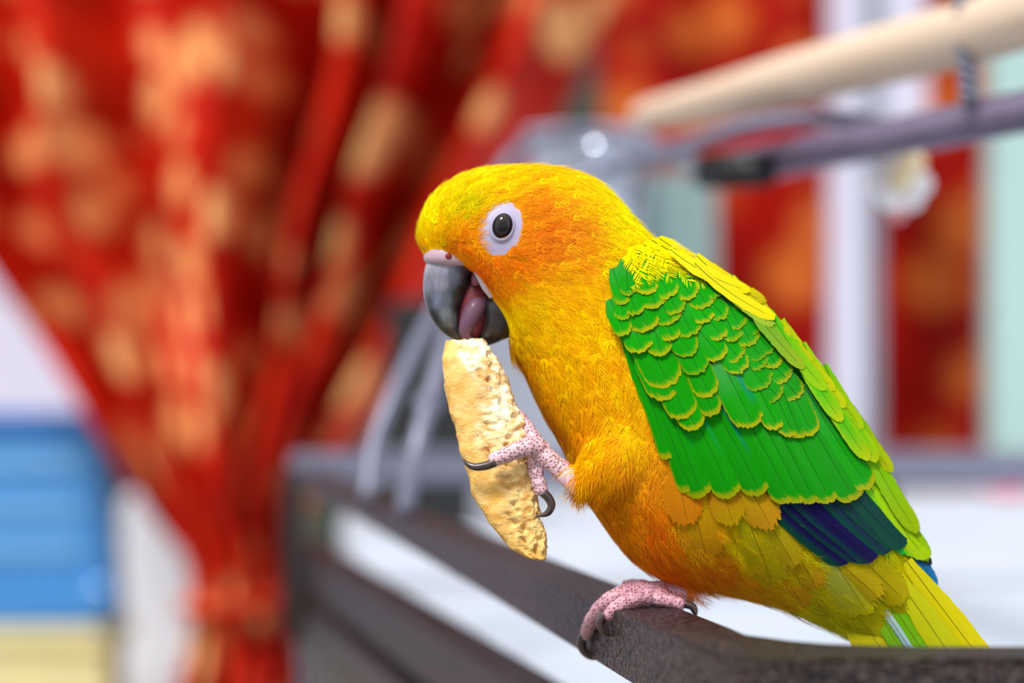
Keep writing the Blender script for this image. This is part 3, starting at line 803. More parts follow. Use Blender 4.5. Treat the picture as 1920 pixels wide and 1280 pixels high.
def loose(n_want, cond, Lr, Hr, lift, nb, seed, fill=0.55, jit=0.14):
    global off
    P_, N_ = scatter(n_want * 30, None)
    ok = cond(P_) & ~skin_mask(P_) & ~in_poly(P_, WING_POLY) & ~in_poly(P_, beak_poly) & (eye_e(P_[:, 0], P_[:, 1]) > 1.1)
    P_, N_ = P_[ok][:n_want], N_[ok][:n_want]; n = len(P_)
    fl_ = flow(P_[:, 0], P_[:, 1]); an = rng.normal(0, jit, n)
    fl_ = np.stack([fl_[:, 0] * np.cos(an) - fl_[:, 1] * np.sin(an), fl_[:, 0] * np.sin(an) + fl_[:, 1] * np.cos(an)], -1)
    T_ = np.column_stack([fl_, np.zeros(n)]); T_ = nrmz(T_ - N_ * (T_ * N_).sum(1, keepdims=True)); B_ = np.cross(N_, T_)
    uv, tr = feather_uv(nb, 0.5, 2, fill=fill, jag=0.14, tipp=2.2, r=np.random.default_rng(seed)); m = len(uv)
    u, v = uv[None, :, 0], uv[None, :, 1]
    Lg = rng.uniform(*Lr, n)[:, None]; Hg = rng.uniform(*Hr, n)[:, None]; lf = rng.uniform(*lift, n)[:, None]
    hg = 4 + lf * v - (v * Lg) ** 2 / 520.0 - (u * Hg) ** 2 / 240.0
    P = P_[:, None] + T_[:, None] * (v * Lg - 0.2 * Lg)[..., None] + B_[:, None] * (u * Hg)[..., None] + N_[:, None] * hg[..., None]
    c = plume_col(P_[:, 0] + rng.normal(0, 14, n), P_[:, 1] + rng.normal(0, 14, n)) * rng.uniform(0.85, 1.15, (n, 1)); c[:, 1] *= rng.uniform(0.8, 1.15, n)
    C = c[:, None] * rng.uniform(0.72, 1.12, (n, m // 5, 1)).repeat(5, axis=1)
    VV.append(P.reshape(-1, 3)); CC.append(C.reshape(-1, 3)); TT.append((tr[None] + (np.arange(n) * m)[:, None, None] + off).reshape(-1, 3)); off += n * m
loose(700, lambda P: (P[:, 1] > 640) & (P[:, 0] < 1560) & (P[:, 1] < 1130), (60, 90), (14, 24), (5, 11), 16, 501)
loose(260, lambda P: (P[:, 1] > 1000) & (P[:, 0] > 1180) & (P[:, 0] < 1580), (64, 104), (6, 12), (10, 22), 9, 502, 0.6, 0.25)
loose(300, lambda P: (P[:, 1] > 900) & (P[:, 0] > 1250) & (P[:, 0] < 1720) & (P[:, 2] < 110), (50, 84), (10, 18), (9, 17), 14, 504, 0.42, 0.16)
loose(500, lambda P: (P[:, 1] < 520) & (P[:, 0] > 800), (34, 50), (8, 12), (6, 11), 9, 503, 0.5, 0.10)
plum = mesh_np('body_plumage', W(np.vstack(VV)), np.vstack(TT), M_PLUME, parrot, col=np.clip(np.vstack(CC), 0, 1))
tag(plum, kind='stuff')
print('plumage feathers', N, 'tris', sum(len(t) for t in TT))

# ---- wing surface: smooth cubic fitted to the flank
def basis(x, y):
    x = (np.asarray(x, float) - 1420) / 300; y = (np.asarray(y, float) - 760) / 300
    return np.stack([np.ones_like(x), x, y, x * x, x * y, y * y, x ** 3, x * x * y, x * y * y, y ** 3], -1)
def grid_surface(x0, x1, y0, y1, step, poly, cap, clear, lead=0.0):
    xs = np.arange(x0, x1 + 1, step, dtype=float); ys = np.arange(y0, y1 + 1, step, dtype=float)
    H = np.full((len(xs), len(ys)), np.nan)
    for i, px in enumerate(xs):
        for j, py in enumerate(ys):
            h = hit_q(px, py)
            if h is not None: H[i, j] = h
    GX, GY_ = np.meshgrid(xs, ys, indexing='ij')
    inside = in_poly(np.stack([GX.ravel(), GY_.ravel()], -1), poly).reshape(GX.shape)
    ok = inside & ~np.isnan(H) & (H < Q0 - 10)
    cf, *_ = np.linalg.lstsq(basis(GX[ok], GY_[ok]), H[ok], rcond=None)
    fit = basis(GX, GY_) @ cf
    S = np.where(np.isnan(H), fit, np.where(inside, np.minimum(fit, H), np.minimum(fit + 30, H)))
    S = np.minimum(S, cap)
    for _ in range(10):
        Pd = np.pad(S, 1, mode='edge')
        S = (Pd[:-2, 1:-1] + Pd[2:, 1:-1] + Pd[1:-1, :-2] + Pd[1:-1, 2:] + 2 * S) / 6
    S = np.minimum(S - clear, np.where(np.isnan(H), 1e9, H - 3))
    for _ in range(2):
        Pd = np.pad(S, 1, mode='edge')
        S = (Pd[:-2, 1:-1] + Pd[2:, 1:-1] + Pd[1:-1, :-2] + Pd[1:-1, 2:] + 2 * S) / 6
    def f(x, y):
        fx = np.clip((np.asarray(x, float) - x0) / step, 0, len(xs) - 1.001); fy = np.clip((np.asarray(y, float) - y0) / step, 0, len(ys) - 1.001)
        i = fx.astype(int); j = fy.astype(int); a = fx - i; b = fy - j
        return S[i, j] * (1 - a) * (1 - b) + S[i + 1, j] * a * (1 - b) + S[i, j + 1] * (1 - a) * b + S[i + 1, j + 1] * a * b
    return f
wq = grid_surface(1120, 1776, 430, 1120, 8, np.array([(1140,520),(1200,480),(1300,500),(1400,570),(1560,780),(1690,1000),(1600,1080),(1330,960),(1220,780),(1140,620)], float), Q0 - 6, 14)

G1, G2, GY, GB = lin((0, 120, 0)), lin((20, 172, 0)), lin((172, 168, 0)), lin((70, 150, 84))
NAVY, TEALC, BLUE, YEL, LIME, DK = lin((16, 8, 70)), lin((0, 72, 50)), lin((0, 110, 180)), lin((252, 232, 0)), lin((140, 208, 0)), lin((8, 22, 14))
def mix(a, b, t):
    t = np.clip(t, 0, 1)[..., None]; return a * (1 - t) + b * t
def col_green(u, v, o, base, gx_):
    c = np.tile(0.5 * (G1 + G2), (len(u), 1))
    if o.get('pale'): c = mix(c, GB, (0.55 - v) * 1.5 * o['pale'])
    if o.get('blue'): c = mix(c, BLUE, np.clip((u - 0.25) * 2.2, 0, 1) * np.clip((0.75 - v) * 2, 0, 1) * o['blue'])
    fp = o.get('fp', 10.0)
    fr_ = np.clip((fp - o['_tipd'] + rng.normal(0, 1.2, len(u))) / 6.0, 0, 1)
    fr_ = np.maximum(fr_, np.clip((3.5 - (1 - o['_ue']) * o['_hw']) / 3.0, 0, 1) * np.clip((v - 0.35) * 2.5, 0, 1) * o.get('edge', 0.9))
    c = mix(c, GY, fr_ * o.get('fs', 0.92))
    return c
def col_navy(u, v, o, base, gx_):
    c = mix(NAVY, TEALC, np.clip((-u - 0.25) * 1.6, 0, 1))
    return mix(c, TEALC, o.get('teal', 0.0) * np.ones_like(u))
def col_solid(u, v, o, base, gx_):
    c0 = lin(o['c0']); c1 = lin(o.get('c1', o['c0']))
    c = mix(c0, c1, v ** o.get('p', 1.0))
    if 'ce' in o: c = mix(c, lin(o['ce']), np.clip((np.abs(u) - 0.5) * 2.2, 0, 1))
    return c
def wing_feather(parent, bx, by, tx, ty, hw, cf=col_green, off0=0.0, off1=4.0, camber=3.0, bend=0.0, side=1, name='covert_feather', surf=None, tip=1.0, mat=None, jag=1.3, barbs=False, **o):
    """one feather on the surface `surf`: a solid vane, or loose barbs when barbs=True"""
    surf = surf or wq
    Lf = math.hypot(tx - bx, ty - by)
    t = np.array([(tx - bx) / Lf, (ty - by) / Lf]); p = np.array([t[1], -t[0]])      # +u = upper-right
    if barbs:
        nb_ = int(Lf / 3.4)
        uv, tr = feather_uv(nb_, 0.42, 3, fill=0.92, jag=0.05, tipp=2.4)
        u, v = uv[:, 0], uv[:, 1]; tipd = (1 - v) * Lf; ue = np.abs(u) / np.maximum(outline(v), 0.12); uvs = np.stack([v * 0 + 0.25, v * 0], -1)
    else:
        nu, nv = (23 if jag < 2 else 45), int(np.clip(Lf / 9, 10, 30))
        uu = np.linspace(-1, 1, nu); uu = np.sign(uu) * (1 - (1 - np.abs(uu)) ** 1.35)
        vv = np.linspace(0, 1, nv); vv = 1 - (1 - vv) ** 1.3
        U, Vg = np.meshgrid(uu, vv, indexing='ij')
        tl = min(0.75, tip * hw / Lf)
        e_ = 1 - tl * (1 - np.sqrt(np.clip(1 - uu ** 2 * 0.985, 0, 1)))
        e_ = e_ + rng.normal(0, jag / Lf, nu) * np.clip((vv[-1]), 0, 1)
        v = (Vg * e_[:, None]); u = U * np.minimum(1, 0.45 + 1.7 * v)
        u += (rng.normal(0, 0.4 * min(jag, 2.5) / hw, (nu, nv)) * (np.abs(U) > 0.99))
        tipd = ((1 - Vg) * e_[:, None] * Lf).ravel(); ue = np.abs(U).ravel()
        u, v = u.ravel(), v.ravel()
        i, j = np.meshgrid(np.arange(nu - 1), np.arange(nv - 1), indexing='ij'); a_ = (i * nv + j).ravel()
        tr = np.vstack([np.stack([a_, a_ + 1, a_ + nv + 1], -1), np.stack([a_, a_ + nv + 1, a_ + nv], -1)])
        uvs = np.stack([(v * Lf - np.abs(u) * hw * 1.0) / 3.6, u], -1)
    bow = bend * 4 * v * (1 - v)
    xx = bx + t[0] * v * Lf + p[0] * (u * hw + bow); yy = by + t[1] * v * Lf + p[1] * (u * hw + bow)
    h = off0 + (off1 - off0) * v + camber * (1 - u * u)
    if barbs: h = h - 0.9 * np.abs(np.sin(v * nb_ * 1.57))
    qq = surf(xx, yy) - h
    gxv = np.clip((xx - 1180) / 380.0, 0, 1)
    o['_tipd'] = tipd; o['_ue'] = ue; o['_hw'] = hw
    c = cf(u, v, o, None, gxv)
    c = c * rng.uniform(0.96, 1.03, (len(u), 1)) * rng.uniform(0.92, 1.06)
    vs_ = np.linspace(0.0, 0.90, 12); sw = 0.75 * (1 - 0.7 * vs_)
    sxv, syv = bx + t[0] * vs_ * Lf + p[0] * bend * 4 * vs_ * (1 - vs_), by + t[1] * vs_ * Lf + p[1] * bend * 4 * vs_ * (1 - vs_)
    sh = off0 + (off1 - off0) * vs_ + camber + 0.5
    sP = []
    for sg in (-1, 1):
        X_, Y_ = sxv + p[0] * sw * sg, syv + p[1] * sw * sg
        sP.append(np.stack([X_, Y_, surf(X_, Y_) - sh], -1))
    m0 = len(u); nS = len(vs_)
    P = np.vstack([np.stack([xx, yy, qq], -1)] + sP)
    st = []
    for i in range(nS - 1):
        a_, b_ = m0 + i, m0 + nS + i
        st += [(a_, b_, b_ + 1), (a_, b_ + 1, a_ + 1)]
    sc = np.tile(lin(o.get('shaft', (8, 84, 16))), (2 * nS, 1))
    uvs = np.vstack([uvs, np.tile((0.25, 0.0), (2 * nS, 1))])
    if side < 0: P[:, 2] = 2 * Q0 - P[:, 2]
    return mesh_np(name, W(P), np.vstack([tr, np.array(st)]), mat or M_VANE, parent, col=np.clip(np.vstack([c, sc]), 0, 1), smooth=not barbs, uv=uvs)

def shell(side):
    """the wing's own flat body under its feathers"""
    poly = np.array([(1156,560),(1178,508),(1230,478),(1310,500),(1385,548),(1450,620),(1520,715),(1590,815),(1660,925),(1715,1025),(1700,1035),(1640,1000),(1560,930),(1450,890),(1340,880),(1280,840),(1215,740),(1172,650)], float)
    n = len(poly); c = poly.mean(0); V = []; Fc = []
    rs = [1.0, 0.8, 0.55, 0.3]
    for lay in (4.0, 18.0):
        for r_ in rs:
            P = c + (poly - c) * r_; V.append(np.column_stack([P, wq(P[:, 0], P[:, 1]) + lay]))
        V.append(np.array([[c[0], c[1], wq(c[0:1], c[1:2])[0] + lay]]))
    V = np.vstack(V); half = len(rs) * n + 1
    for l_ in (0, 1):
        o0 = l_ * half
        for k in range(len(rs) - 1):
            for j in range(n): Fc.append((o0 + k * n + j, o0 + k * n + (j + 1) % n, o0 + (k + 1) * n + (j + 1) % n, o0 + (k + 1) * n + j))
        for j in range(n): Fc.append((o0 + (len(rs) - 1) * n + j, o0 + (len(rs) - 1) * n + (j + 1) % n, o0 + half - 1))
    for j in range(n): Fc.append((j, (j + 1) % n, half + (j + 1) % n, half + j))
    if side < 0: V[:, 2] = 2 * Q0 - V[:, 2]
    return mesh_np('wing', W(V), Fc, M_BODY, parrot, col=np.tile(0.5 * (G1 + G2), (len(V), 1)))

def build_wing(side):
    wg = shell(side)
    f = lambda *a, **k: wing_feather(wg, *a, side=side, **k)
    # --- flight feathers, lowest first
    pr_ = dict(cf=col_navy, name='primary_feather', camber=2.0, shaft=(4, 6, 24), tip=1.3)
    f(1395, 880, 1590, 1054, 24, off0=-5, off1=0, bend=-8, **pr_)
    f(1425, 890, 1610, 1047, 20, off0=-3.5, off1=1.5, bend=-8, **pr_)
    f(1458, 890, 1641, 1048, 30, off0=-2, off1=3, bend=-6, **pr_)
    f(1510, 885, 1668, 1034, 20, off0=-0.5, off1=4.5, bend=-6, teal=0.35, **pr_)
    f(1535, 880, 1682, 1025, 18, off0=1, off1=6, bend=-6, teal=0.45, **pr_)
    f(1540, 850, 1696, 1026, 20, off0=2.5, off1=7.5, bend=-6, teal=0.75, **pr_)
    f(1690, 990, 1757, 1101, 11, cf=col_solid, c0=(10, 60, 90), c1=(30, 110, 170), off0=-6, off1=-2, name='primary_feather', tip=3.0)
    f(1700, 1000, 1746, 1058, 9, cf=col_solid, c0=(20, 40, 40), c1=(40, 46, 56), off0=-4, off1=-1, name='primary_feather', tip=3.0)
    g = dict(cf=col_solid, name='tertial_feather', tip=1.8, camber=3.0)
    f(1560, 840, 1713, 1037, 24, c0=(20, 176, 14), c1=(16, 160, 40), ce=(30, 150, 50), off0=-1, off1=3, bend=-7, **g)
    f(1585, 830, 1730, 1043, 25, c0=(90, 200, 10), c1=(130, 200, 10), ce=(60, 180, 20), off0=1, off1=4.5, bend=-9, **g)
    f(1618, 850, 1737, 1048, 22, c0=(150, 215, 0), c1=(165, 200, 0), ce=(130, 180, 0), off0=3, off1=6, bend=-9, **g)
    f(1650, 880, 1740, 1050, 14, c0=(140, 190, 0), c1=(140, 184, 0), off0=-2, off1=1, bend=-12, **g)
    # --- secondaries
    s = dict(name='secondary_feather', tip=1.0, camber=5.0, fp=13, edge=0.55, fs=0.85)
    f(1166, 620, 1254, 860, 17, off0=-9.0, off1=-4.0, bend=5, blue=0.7, **s)
    f(1176, 640, 1292, 922, 20, off0=-7.1, off1=-2.0, bend=8, blue=0.3, **s)
    f(1196, 660, 1317, 932, 30, off0=-5.2, off1=0.0, bend=7, blue=0.2, **s)
    f(1248, 690, 1373, 931, 31, off0=-3.3, off1=2.0, bend=5, blue=0.3, **s)
    f(1300, 700, 1428, 927, 31, off0=-1.4, off1=4.0, bend=4, blue=0.9, **s)
    f(1360, 720, 1485, 940, 33, off0=0.5, off1=6.0, bend=3, blue=0.5, **s)
    f(1394, 730, 1506, 941, 28, off0=2.4, off1=8.0, bend=3, **s)
    f(1420, 735, 1529, 942, 28, off0=4.3, off1=10.0, bend=2, **s)
    f(1448, 735, 1559, 941, 29, off0=6.2, off1=12.0, bend=1, **s)
    f(1480, 725, 1604, 938, 32, off0=8.1, off1=14.0, bend=0, blue=0.4, **s)
    f(1506, 720, 1630, 916, 26, off0=10.0, off1=16.0, bend=-2, pale=0.5, **s)
    # --- greater coverts
    for i, (bx, by, tx, ty, hw, ex) in enumerate([
        (1204, 640, 1257, 747, 35, {}), (1190, 590, 1256, 725, 37, {}), (1262, 700, 1306, 805, 27, {}), (1240, 670, 1287, 784, 31, {}),
        (1298, 690, 1339, 778, 22, {}), (1284, 630, 1331, 743, 26, {}), (1350, 670, 1414, 799, 35, dict(pale=0.9, blue=0.8)),
        (1404, 690, 1460, 804, 23, {}), (1432, 690, 1489, 816, 24, {}), (1452, 695, 1504, 821, 22, {}), (1470, 700, 1524, 815, 22, dict(pale=0.5))]):
        f(bx, by, tx, ty, hw, off0=8 + i * 0.5, off1=14 + i * 0.4, camber=5.0, fp=11, **ex)
    # --- median and lesser coverts, upper ones lie over lower ones
    med = [(1314, 702, 27), (1297, 668, 25), (1264, 640, 24), (1436, 725, 27), (1466, 746, 24), (1500, 748, 22), (1475, 712, 22), (1457, 688, 24),
           (1397, 694, 25), (1428, 686, 24), (1356, 671, 24), (1384, 668, 25), (1430, 671, 22), (1354, 634, 24), (1381, 642, 24), (1420, 646, 24), (1392, 617, 24),
           (1216, 618, 30), (1264, 608, 29), (1296, 633, 25), (1330, 606, 24), (1362, 596, 22), (1394, 578, 20), (1270, 586, 27), (1192, 588, 24), (1230, 575, 25), (1208, 660, 26), (1240, 672, 24),
           (1254, 560, 28), (1328, 575, 26), (1300, 560, 24), (1347, 558, 20), (1216, 552, 24), (1172, 626, 18), (1168, 600, 18), (1166, 574, 17), (1182, 552, 20), (1450, 660, 20), (1482, 700, 18), (1424, 624, 18)]
    med.sort(key=lambda m: -(m[1] + 0.35 * m[0]))
    for i, (tx, ty, hw) in enumerate(med):
        sl = np.clip((tx - 1170) / 260.0, 0, 1)
        d = nrmz(np.array([0.22 + 0.42 * sl, 1.0 - 0.3 * sl])); Lf = 62 + 22 * rng.random()
        a_ = rng.normal(0, 0.13); d = np.array([d[0] * math.cos(a_) - d[1] * math.sin(a_), d[0] * math.sin(a_) + d[1] * math.cos(a_)])
        hw = hw * rng.uniform(0.9, 1.1); tx += rng.normal(0, 2.5); ty += rng.normal(0, 2.5)
        f(tx - d[0] * Lf, ty - d[1] * Lf, tx, ty, hw, off0=11 + i * 0.09, off1=18.5 + i * 0.10 + rng.uniform(0, 1.5), camber=5.0, fp=rng.uniform(5, 11), tip=rng.uniform(0.7, 1.1), pale=0.2 + 0.6 * rng.random(), fs=rng.uniform(0.6, 0.95), edge=rng.uniform(0.3, 0.9))
    # --- yellow-green shoulder coverts
    les = [(1300, 536, 22), (1262, 530, 22), (1326, 540, 18), (1286, 520, 20), (1240, 528, 22), (1204, 530, 24), (1222, 512, 22), (1190, 515, 20), (1258, 508, 20), (1300, 512, 16), (1330, 522, 14), (1200, 500, 20), (1236, 496, 20)]
    les.sort(key=lambda m: -(m[1] + 0.3 * m[0]))
    for i, (tx, ty, hw) in enumerate(les):
        sl = np.clip((tx - 1170) / 180.0, 0, 1)
        d = nrmz(np.array([0.10 + 0.75 * sl, 1.0 - 0.4 * sl])); Lf = 40
        g0 = (120, 180, 10) if (tx > 1235 and ty > 515) else (250, 226, 0)
        f(tx - d[0] * Lf, ty - d[1] * Lf, tx, ty, hw, cf=col_solid, c0=g0, c1=(244, 222, 0), p=2.0, off0=17 + i * 0.15, off1=23 + i * 0.15, camber=4, shaft=(170, 170, 0), barbs=True, mat=M_PLUME)
    # --- scapulars and mantle running down the back edge
    sc = dict(cf=col_solid, name='scapular_feather', camber=3.0, shaft=(60, 110, 0), tip=2.6)
    f(1656, 863, 1743, 1040, 12, c0=(140, 190, 0), c1=(140, 184, 0), off0=4, off1=5, bend=-12, **sc)
    f(1610, 793, 1721, 998, 17, c0=(100, 190, 0), c1=(150, 180, 0), off0=15, off1=13, bend=-8, **sc)
    f(1596, 763, 1673, 884, 14, c0=(110, 180, 0), c1=(170, 180, 0), off0=14, off1=15, bend=-6, **sc)
    f(1562, 728, 1645, 866, 16, c0=(50, 180, 6), c1=(170, 185, 0), p=3, off0=26, off1=28, bend=-4, ce=(150, 190, 0), **sc)
    f(1518, 683, 1629, 862, 16, c0=(40, 180, 6), c1=(180, 190, 0), p=4, off0=29, off1=31, bend=-4, ce=(140, 185, 0), **sc)
    f(1546, 683, 1617, 804, 13, c0=(110, 185, 0), c1=(170, 195, 0), off0=26, off1=27, bend=-6, **sc)
    f(1486, 639, 1579, 790, 15, c0=(40, 185, 6), c1=(185, 195, 0), p=4, off0=32, off1=34, bend=-4, ce=(130, 190, 0), **sc)
    f(1506, 643, 1585, 764, 12, c0=(140, 190, 0), c1=(180, 190, 0), off0=29, off1=30, bend=-6, **sc)
    f(1442, 583, 1549, 732, 14, c0=(60, 190, 10), c1=(150, 200, 0), off0=34, off1=36, bend=-5, ce=(150, 195, 0), **sc)
    f(1466, 599, 1565, 732, 12, c0=(170, 190, 0), c1=(180, 190, 0), off0=30, off1=31, bend=-7, **sc)
    f(1398, 563, 1507, 690, 13, c0=(90, 165, 40), c1=(150, 180, 20), off0=36, off1=38, bend=-3, **sc)
    f(1336, 517, 1451, 610, 12, c0=(120, 175, 50), c1=(150, 180, 40), off0=37, off1=39, bend=-4, **sc)
    f(1426, 563, 1525, 680, 11, c0=(200, 190, 6), c1=(180, 185, 0), off0=31, off1=32, bend=-7, **sc)
    f(1302, 493, 1453, 596, 12, c0=(240, 212, 0), c1=(246, 222, 0), off0=40, off1=42, bend=-8, **sc)
    f(1372, 519, 1483, 630, 13, c0=(226, 206, 0), c1=(186, 190, 0), off0=33, off1=34, bend=-7, **sc)
    f(1256, 467, 1405, 546, 13, c0=(250, 226, 0), c1=(226, 206, 0), off0=39, off1=40, bend=-8, **sc)
    f(1306, 479, 1435, 566, 14, c0=(246, 222, 0), c1=(190, 178, 0), off0=31, off1=33, bend=-8, **sc)
    for bx, by, tx, ty, hw in ((1206, 458, 1330, 508, 17), (1222, 450, 1352, 504, 16), (1196, 468, 1300, 506, 16), (1190, 478, 1270, 506, 16), (1236, 446, 1364, 512, 14), (1180, 488, 1240, 520, 17), (1176, 500, 1206, 540, 18), (1190, 494, 1226, 534, 18), (1186, 470, 1250, 512, 16), (1168, 500, 1190, 548, 15)):
        f(bx, by, tx, ty, hw, c0=(252, 228, 0), c1=(248, 224, 0), off0=12, off1=27, bend=-6, barbs=True, mat=M_PLUME, **sc)
    return wg
build_wing(1)
build_wing(-1)

# ---- large flank feathers and tail
fq = grid_surface(1230, 1760, 870, 1230, 8, np.array([(1240,880),(1500,880),(1660,1000),(1700,1100),(1620,1190),(1450,1110),(1300,1080),(1240,1000)], float), Q0 - 4, 1)
YO, OL, GRN = (238, 180, 10), (206, 186, 6), (186, 184, 20)
for bx, by, tx, ty, hw, c0, c1, of in [
    (1270, 880, 1290, 985, 36, (252, 160, 20), (246, 150, 20), 6), (1296, 930, 1326, 1052, 42, (236, 196, 10), (244, 160, 20), 5),
    (1350, 900, 1376, 985, 34, (240, 150, 30), (226, 190, 10), 7), (1385, 930, 1452, 1100, 44, (206, 196, 10), (220, 190, 10), 4.5), (1396, 900, 1448, 990, 36, (236, 196, 20), (240, 170, 30), 7.5),
    (1430, 960, 1492, 1062, 32, (200, 190, 20), (216, 180, 20), 4.5), (1478, 1010, 1534, 1104, 32, (196, 184, 10), (222, 164, 20), 4), (1450, 1050, 1510, 1140, 30, (206, 176, 20), (222, 150, 20), 3.5),
    (1550, 1030, 1628, 1150, 40, (186, 196, 90), (208, 196, 0), 6.5), (1556, 1040, 1652, 1122, 30, (206, 184, 20), (212, 180, 20), 7.5), (1600, 1030, 1700, 1130, 30, (200, 180, 20), (206, 186, 10), 7),
    (1500, 1090, 1590, 1170, 34, (206, 190, 20), (200, 184, 10), 4), (1560, 1110, 1650, 1200, 32, (196, 184, 20), (196, 184, 10), 3.6), (1640, 1060, 1740, 1170, 28, (206, 190, 10), (210, 190, 0), 6), (1640, 980, 1714, 1085, 16, (240, 196, 20), (224, 200, 0), 2)]:
    Lf = math.hypot(tx - bx, ty - by)
    wing_feather(body, bx, by, tx, ty, hw, cf=col_solid, c0=c0, c1=c1, off0=of * 0.4, off1=of * 1.6, camber=4, tip=1.25, jag=4.5, surf=fq, name='flank_feather', mat=M_FLANK, shaft=(110, 96, 6))
tail = empty('tail', tuple(W(np.array([1640, 1060, Q0])))); put(tail, parrot)
tq = lambda base: (lambda x, y: np.full(np.shape(x), base))
for bx, by, tx, ty, hw, c0, c1, qb in [
    (1560, 1080, 1790, 1420, 44, (196, 184, 10), (186, 178, 10), 92), (1600, 1070, 1800, 1400, 16, (120, 170, 20), (90, 160, 20), 84), (1606, 1064, 1782, 1330, 7, (200, 210, 190), (60, 150, 190), 78),
    (1624, 1060, 1850, 1400, 20, (100, 170, 10), (120, 176, 10), 82), (1640, 1050, 1880, 1400, 13, (110, 166, 10), (120, 170, 10), 86), (1668, 1062, 1900, 1400, 26, (190, 190, 10), (180, 186, 10), 78), (1700, 1052, 1960, 1395, 26, (204, 192, 6), (212, 198, 0), 84),
    (1600, 1080, 1830, 1420, 40, (190, 180, 10), (190, 180, 10), 128), (1660, 1020, 1940, 1400, 26, (200, 190, 6), (200, 190, 0), 124)]:
    wing_feather(tail, bx, by, tx, ty, hw, cf=col_solid, c0=c0, c1=c1, off0=0, off1=0, camber=3, surf=tq(qb - 20 if qb < 110 else qb + 16), name='tail_feather', shaft=(90, 94, 10), tip=1.6)

# ---- beak, cere, mouth
def idw_cols(P, ctrl):
    ctrl = np.array(ctrl, dtype=float)
    d2 = (P[:, 0:1] - ctrl[None, :, 0]) ** 2 + (P[:, 1:2] - ctrl[None, :, 1]) ** 2 + 12
    wgt = 1 / d2 ** 1.8
    return (wgt @ lin(ctrl[:, 2:5])) / wgt.sum(1, keepdims=True)
UB = [(803, 482, 890, 490, 52), (796, 505, 889, 505, 52), (793, 535, 882, 532, 48), (796, 565, 872, 560, 42), (806, 593, 862, 588, 34), (824, 618, 860, 610, 24), (846, 634, 866, 626, 14), (868, 643, 875, 638, 4)]
V, Fc = loft(UB, 60, 40, pw=2.3)
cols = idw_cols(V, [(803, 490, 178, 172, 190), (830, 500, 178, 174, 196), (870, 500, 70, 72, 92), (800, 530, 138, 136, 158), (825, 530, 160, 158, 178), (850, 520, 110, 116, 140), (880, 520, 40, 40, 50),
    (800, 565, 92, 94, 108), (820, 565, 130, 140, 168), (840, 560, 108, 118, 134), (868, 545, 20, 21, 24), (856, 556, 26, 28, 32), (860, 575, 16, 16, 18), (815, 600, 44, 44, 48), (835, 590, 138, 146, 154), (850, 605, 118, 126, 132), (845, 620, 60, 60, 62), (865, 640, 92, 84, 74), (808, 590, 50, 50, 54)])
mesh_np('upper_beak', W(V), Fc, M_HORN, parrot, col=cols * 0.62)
CE = [(806, 457, 866, 466, 50), (799, 464, 882, 478, 64), (794, 480, 892, 490, 66), (797, 491, 893, 498, 60), (803, 495, 886, 500, 52)]
V, Fc = loft(CE, 16, 40, pw=2.3)
cere = mesh_np('cere', W(V), Fc, M_SKIN, parrot, col=np.tile(lin((186, 160, 172)), (len(V), 1)))
def ball(name, c, rr, mat, parent, colr=None, rot=0.0, nu=28, nv=18):
    th = np.linspace(0, np.pi, nv); ph = np.linspace(0, 2 * np.pi, nu, endpoint=False)
    T_, Pp = np.meshgrid(th, ph, indexing='ij')
    U = np.stack([np.sin(T_) * np.cos(Pp), np.cos(T_), np.sin(T_) * np.sin(Pp)], -1).reshape(-1, 3) * np.array(rr)
    if rot:
        R_ = np.array([[math.cos(rot), -math.sin(rot), 0], [math.sin(rot), math.cos(rot), 0], [0, 0, 1]]); U = U @ R_.T
    V = U + np.array(c); Fc = []
    for i in range(nv - 1):
        for j in range(nu):
            k = (j + 1) % nu; Fc.append((i * nu + j, i * nu + k, (i + 1) * nu + k, (i + 1) * nu + j))
    return mesh_np(name, W(V), Fc, mat, parent, col=None if colr is None else np.tile(lin(colr), (len(V), 1)))
for sgn in (-1, 1):
    ball('nostril', (841, 480, Q0 + sgn * 66.5), (6.2, 5.6, 3.5), M_MOUTH, cere, (120, 40, 36))
LB = [(978, 606, 922, 545, 46), (966, 622, 908, 562, 45), (948, 636, 907, 585, 40), (926, 645, 905, 608, 30), (908, 648, 900, 626, 18), (896, 646, 893, 638, 5)]
V, Fc = loft(LB, 40, 36, pw=2.4)
cols = idw_cols(V, [(915, 565, 72, 66, 68), (935, 580, 34, 30, 32), (960, 600, 52, 34, 30), (940, 630, 66, 50, 44), (918, 600, 58, 52, 52), (905, 640, 70, 62, 58), (920, 640, 40, 36, 36)])
mesh_np('lower_beak', W(V), Fc, M_HORN, parrot, col=cols * 0.42)
mouth = ball('mouth_lining', (888, 577, Q0 + 6), (34, 63, 36), M_MOUTH, parrot, (112, 42, 50), rot=0.06)
tube('tongue', [(908, 560, Q0 - 6), (893, 575, Q0 - 20), (880, 598, Q0 - 26), (872, 620, Q0 - 24), (877, 634, Q0 - 18), (878, 644, Q0 - 14)], [12, 19, 17, 12, 8, 4], M_MOUTH, parrot, 40, 20, px=True, col=np.tile(lin((104, 72, 92)), (40 * 20 + 2, 1)))
tube('palate_fold', [(896, 508, Q0 - 20), (893, 522, Q0 - 30), (892, 534, Q0 - 28)], [7, 10, 7], M_MOUTH, parrot, 20, 14, px=True, col=np.tile(lin((140, 84, 100)), (20 * 14 + 2, 1)))
for sgn in (-1, 1):
    V, Fc = tube_arrays(catmull([(889, 497, Q0 + sgn * 46), (900, 516, Q0 + sgn * 49), (912, 536, Q0 + sgn * 49), (924, 556, Q0 + sgn * 47)], 24), np.interp(np.linspace(0, 1, 24), [0, .2, .7, 1], [4, 8, 10, 7]), 12)
    mesh_np('gape_skin', W(V), Fc, M_SKIN, parrot, col=np.tile(lin((206, 192, 204)), (len(V), 1)))

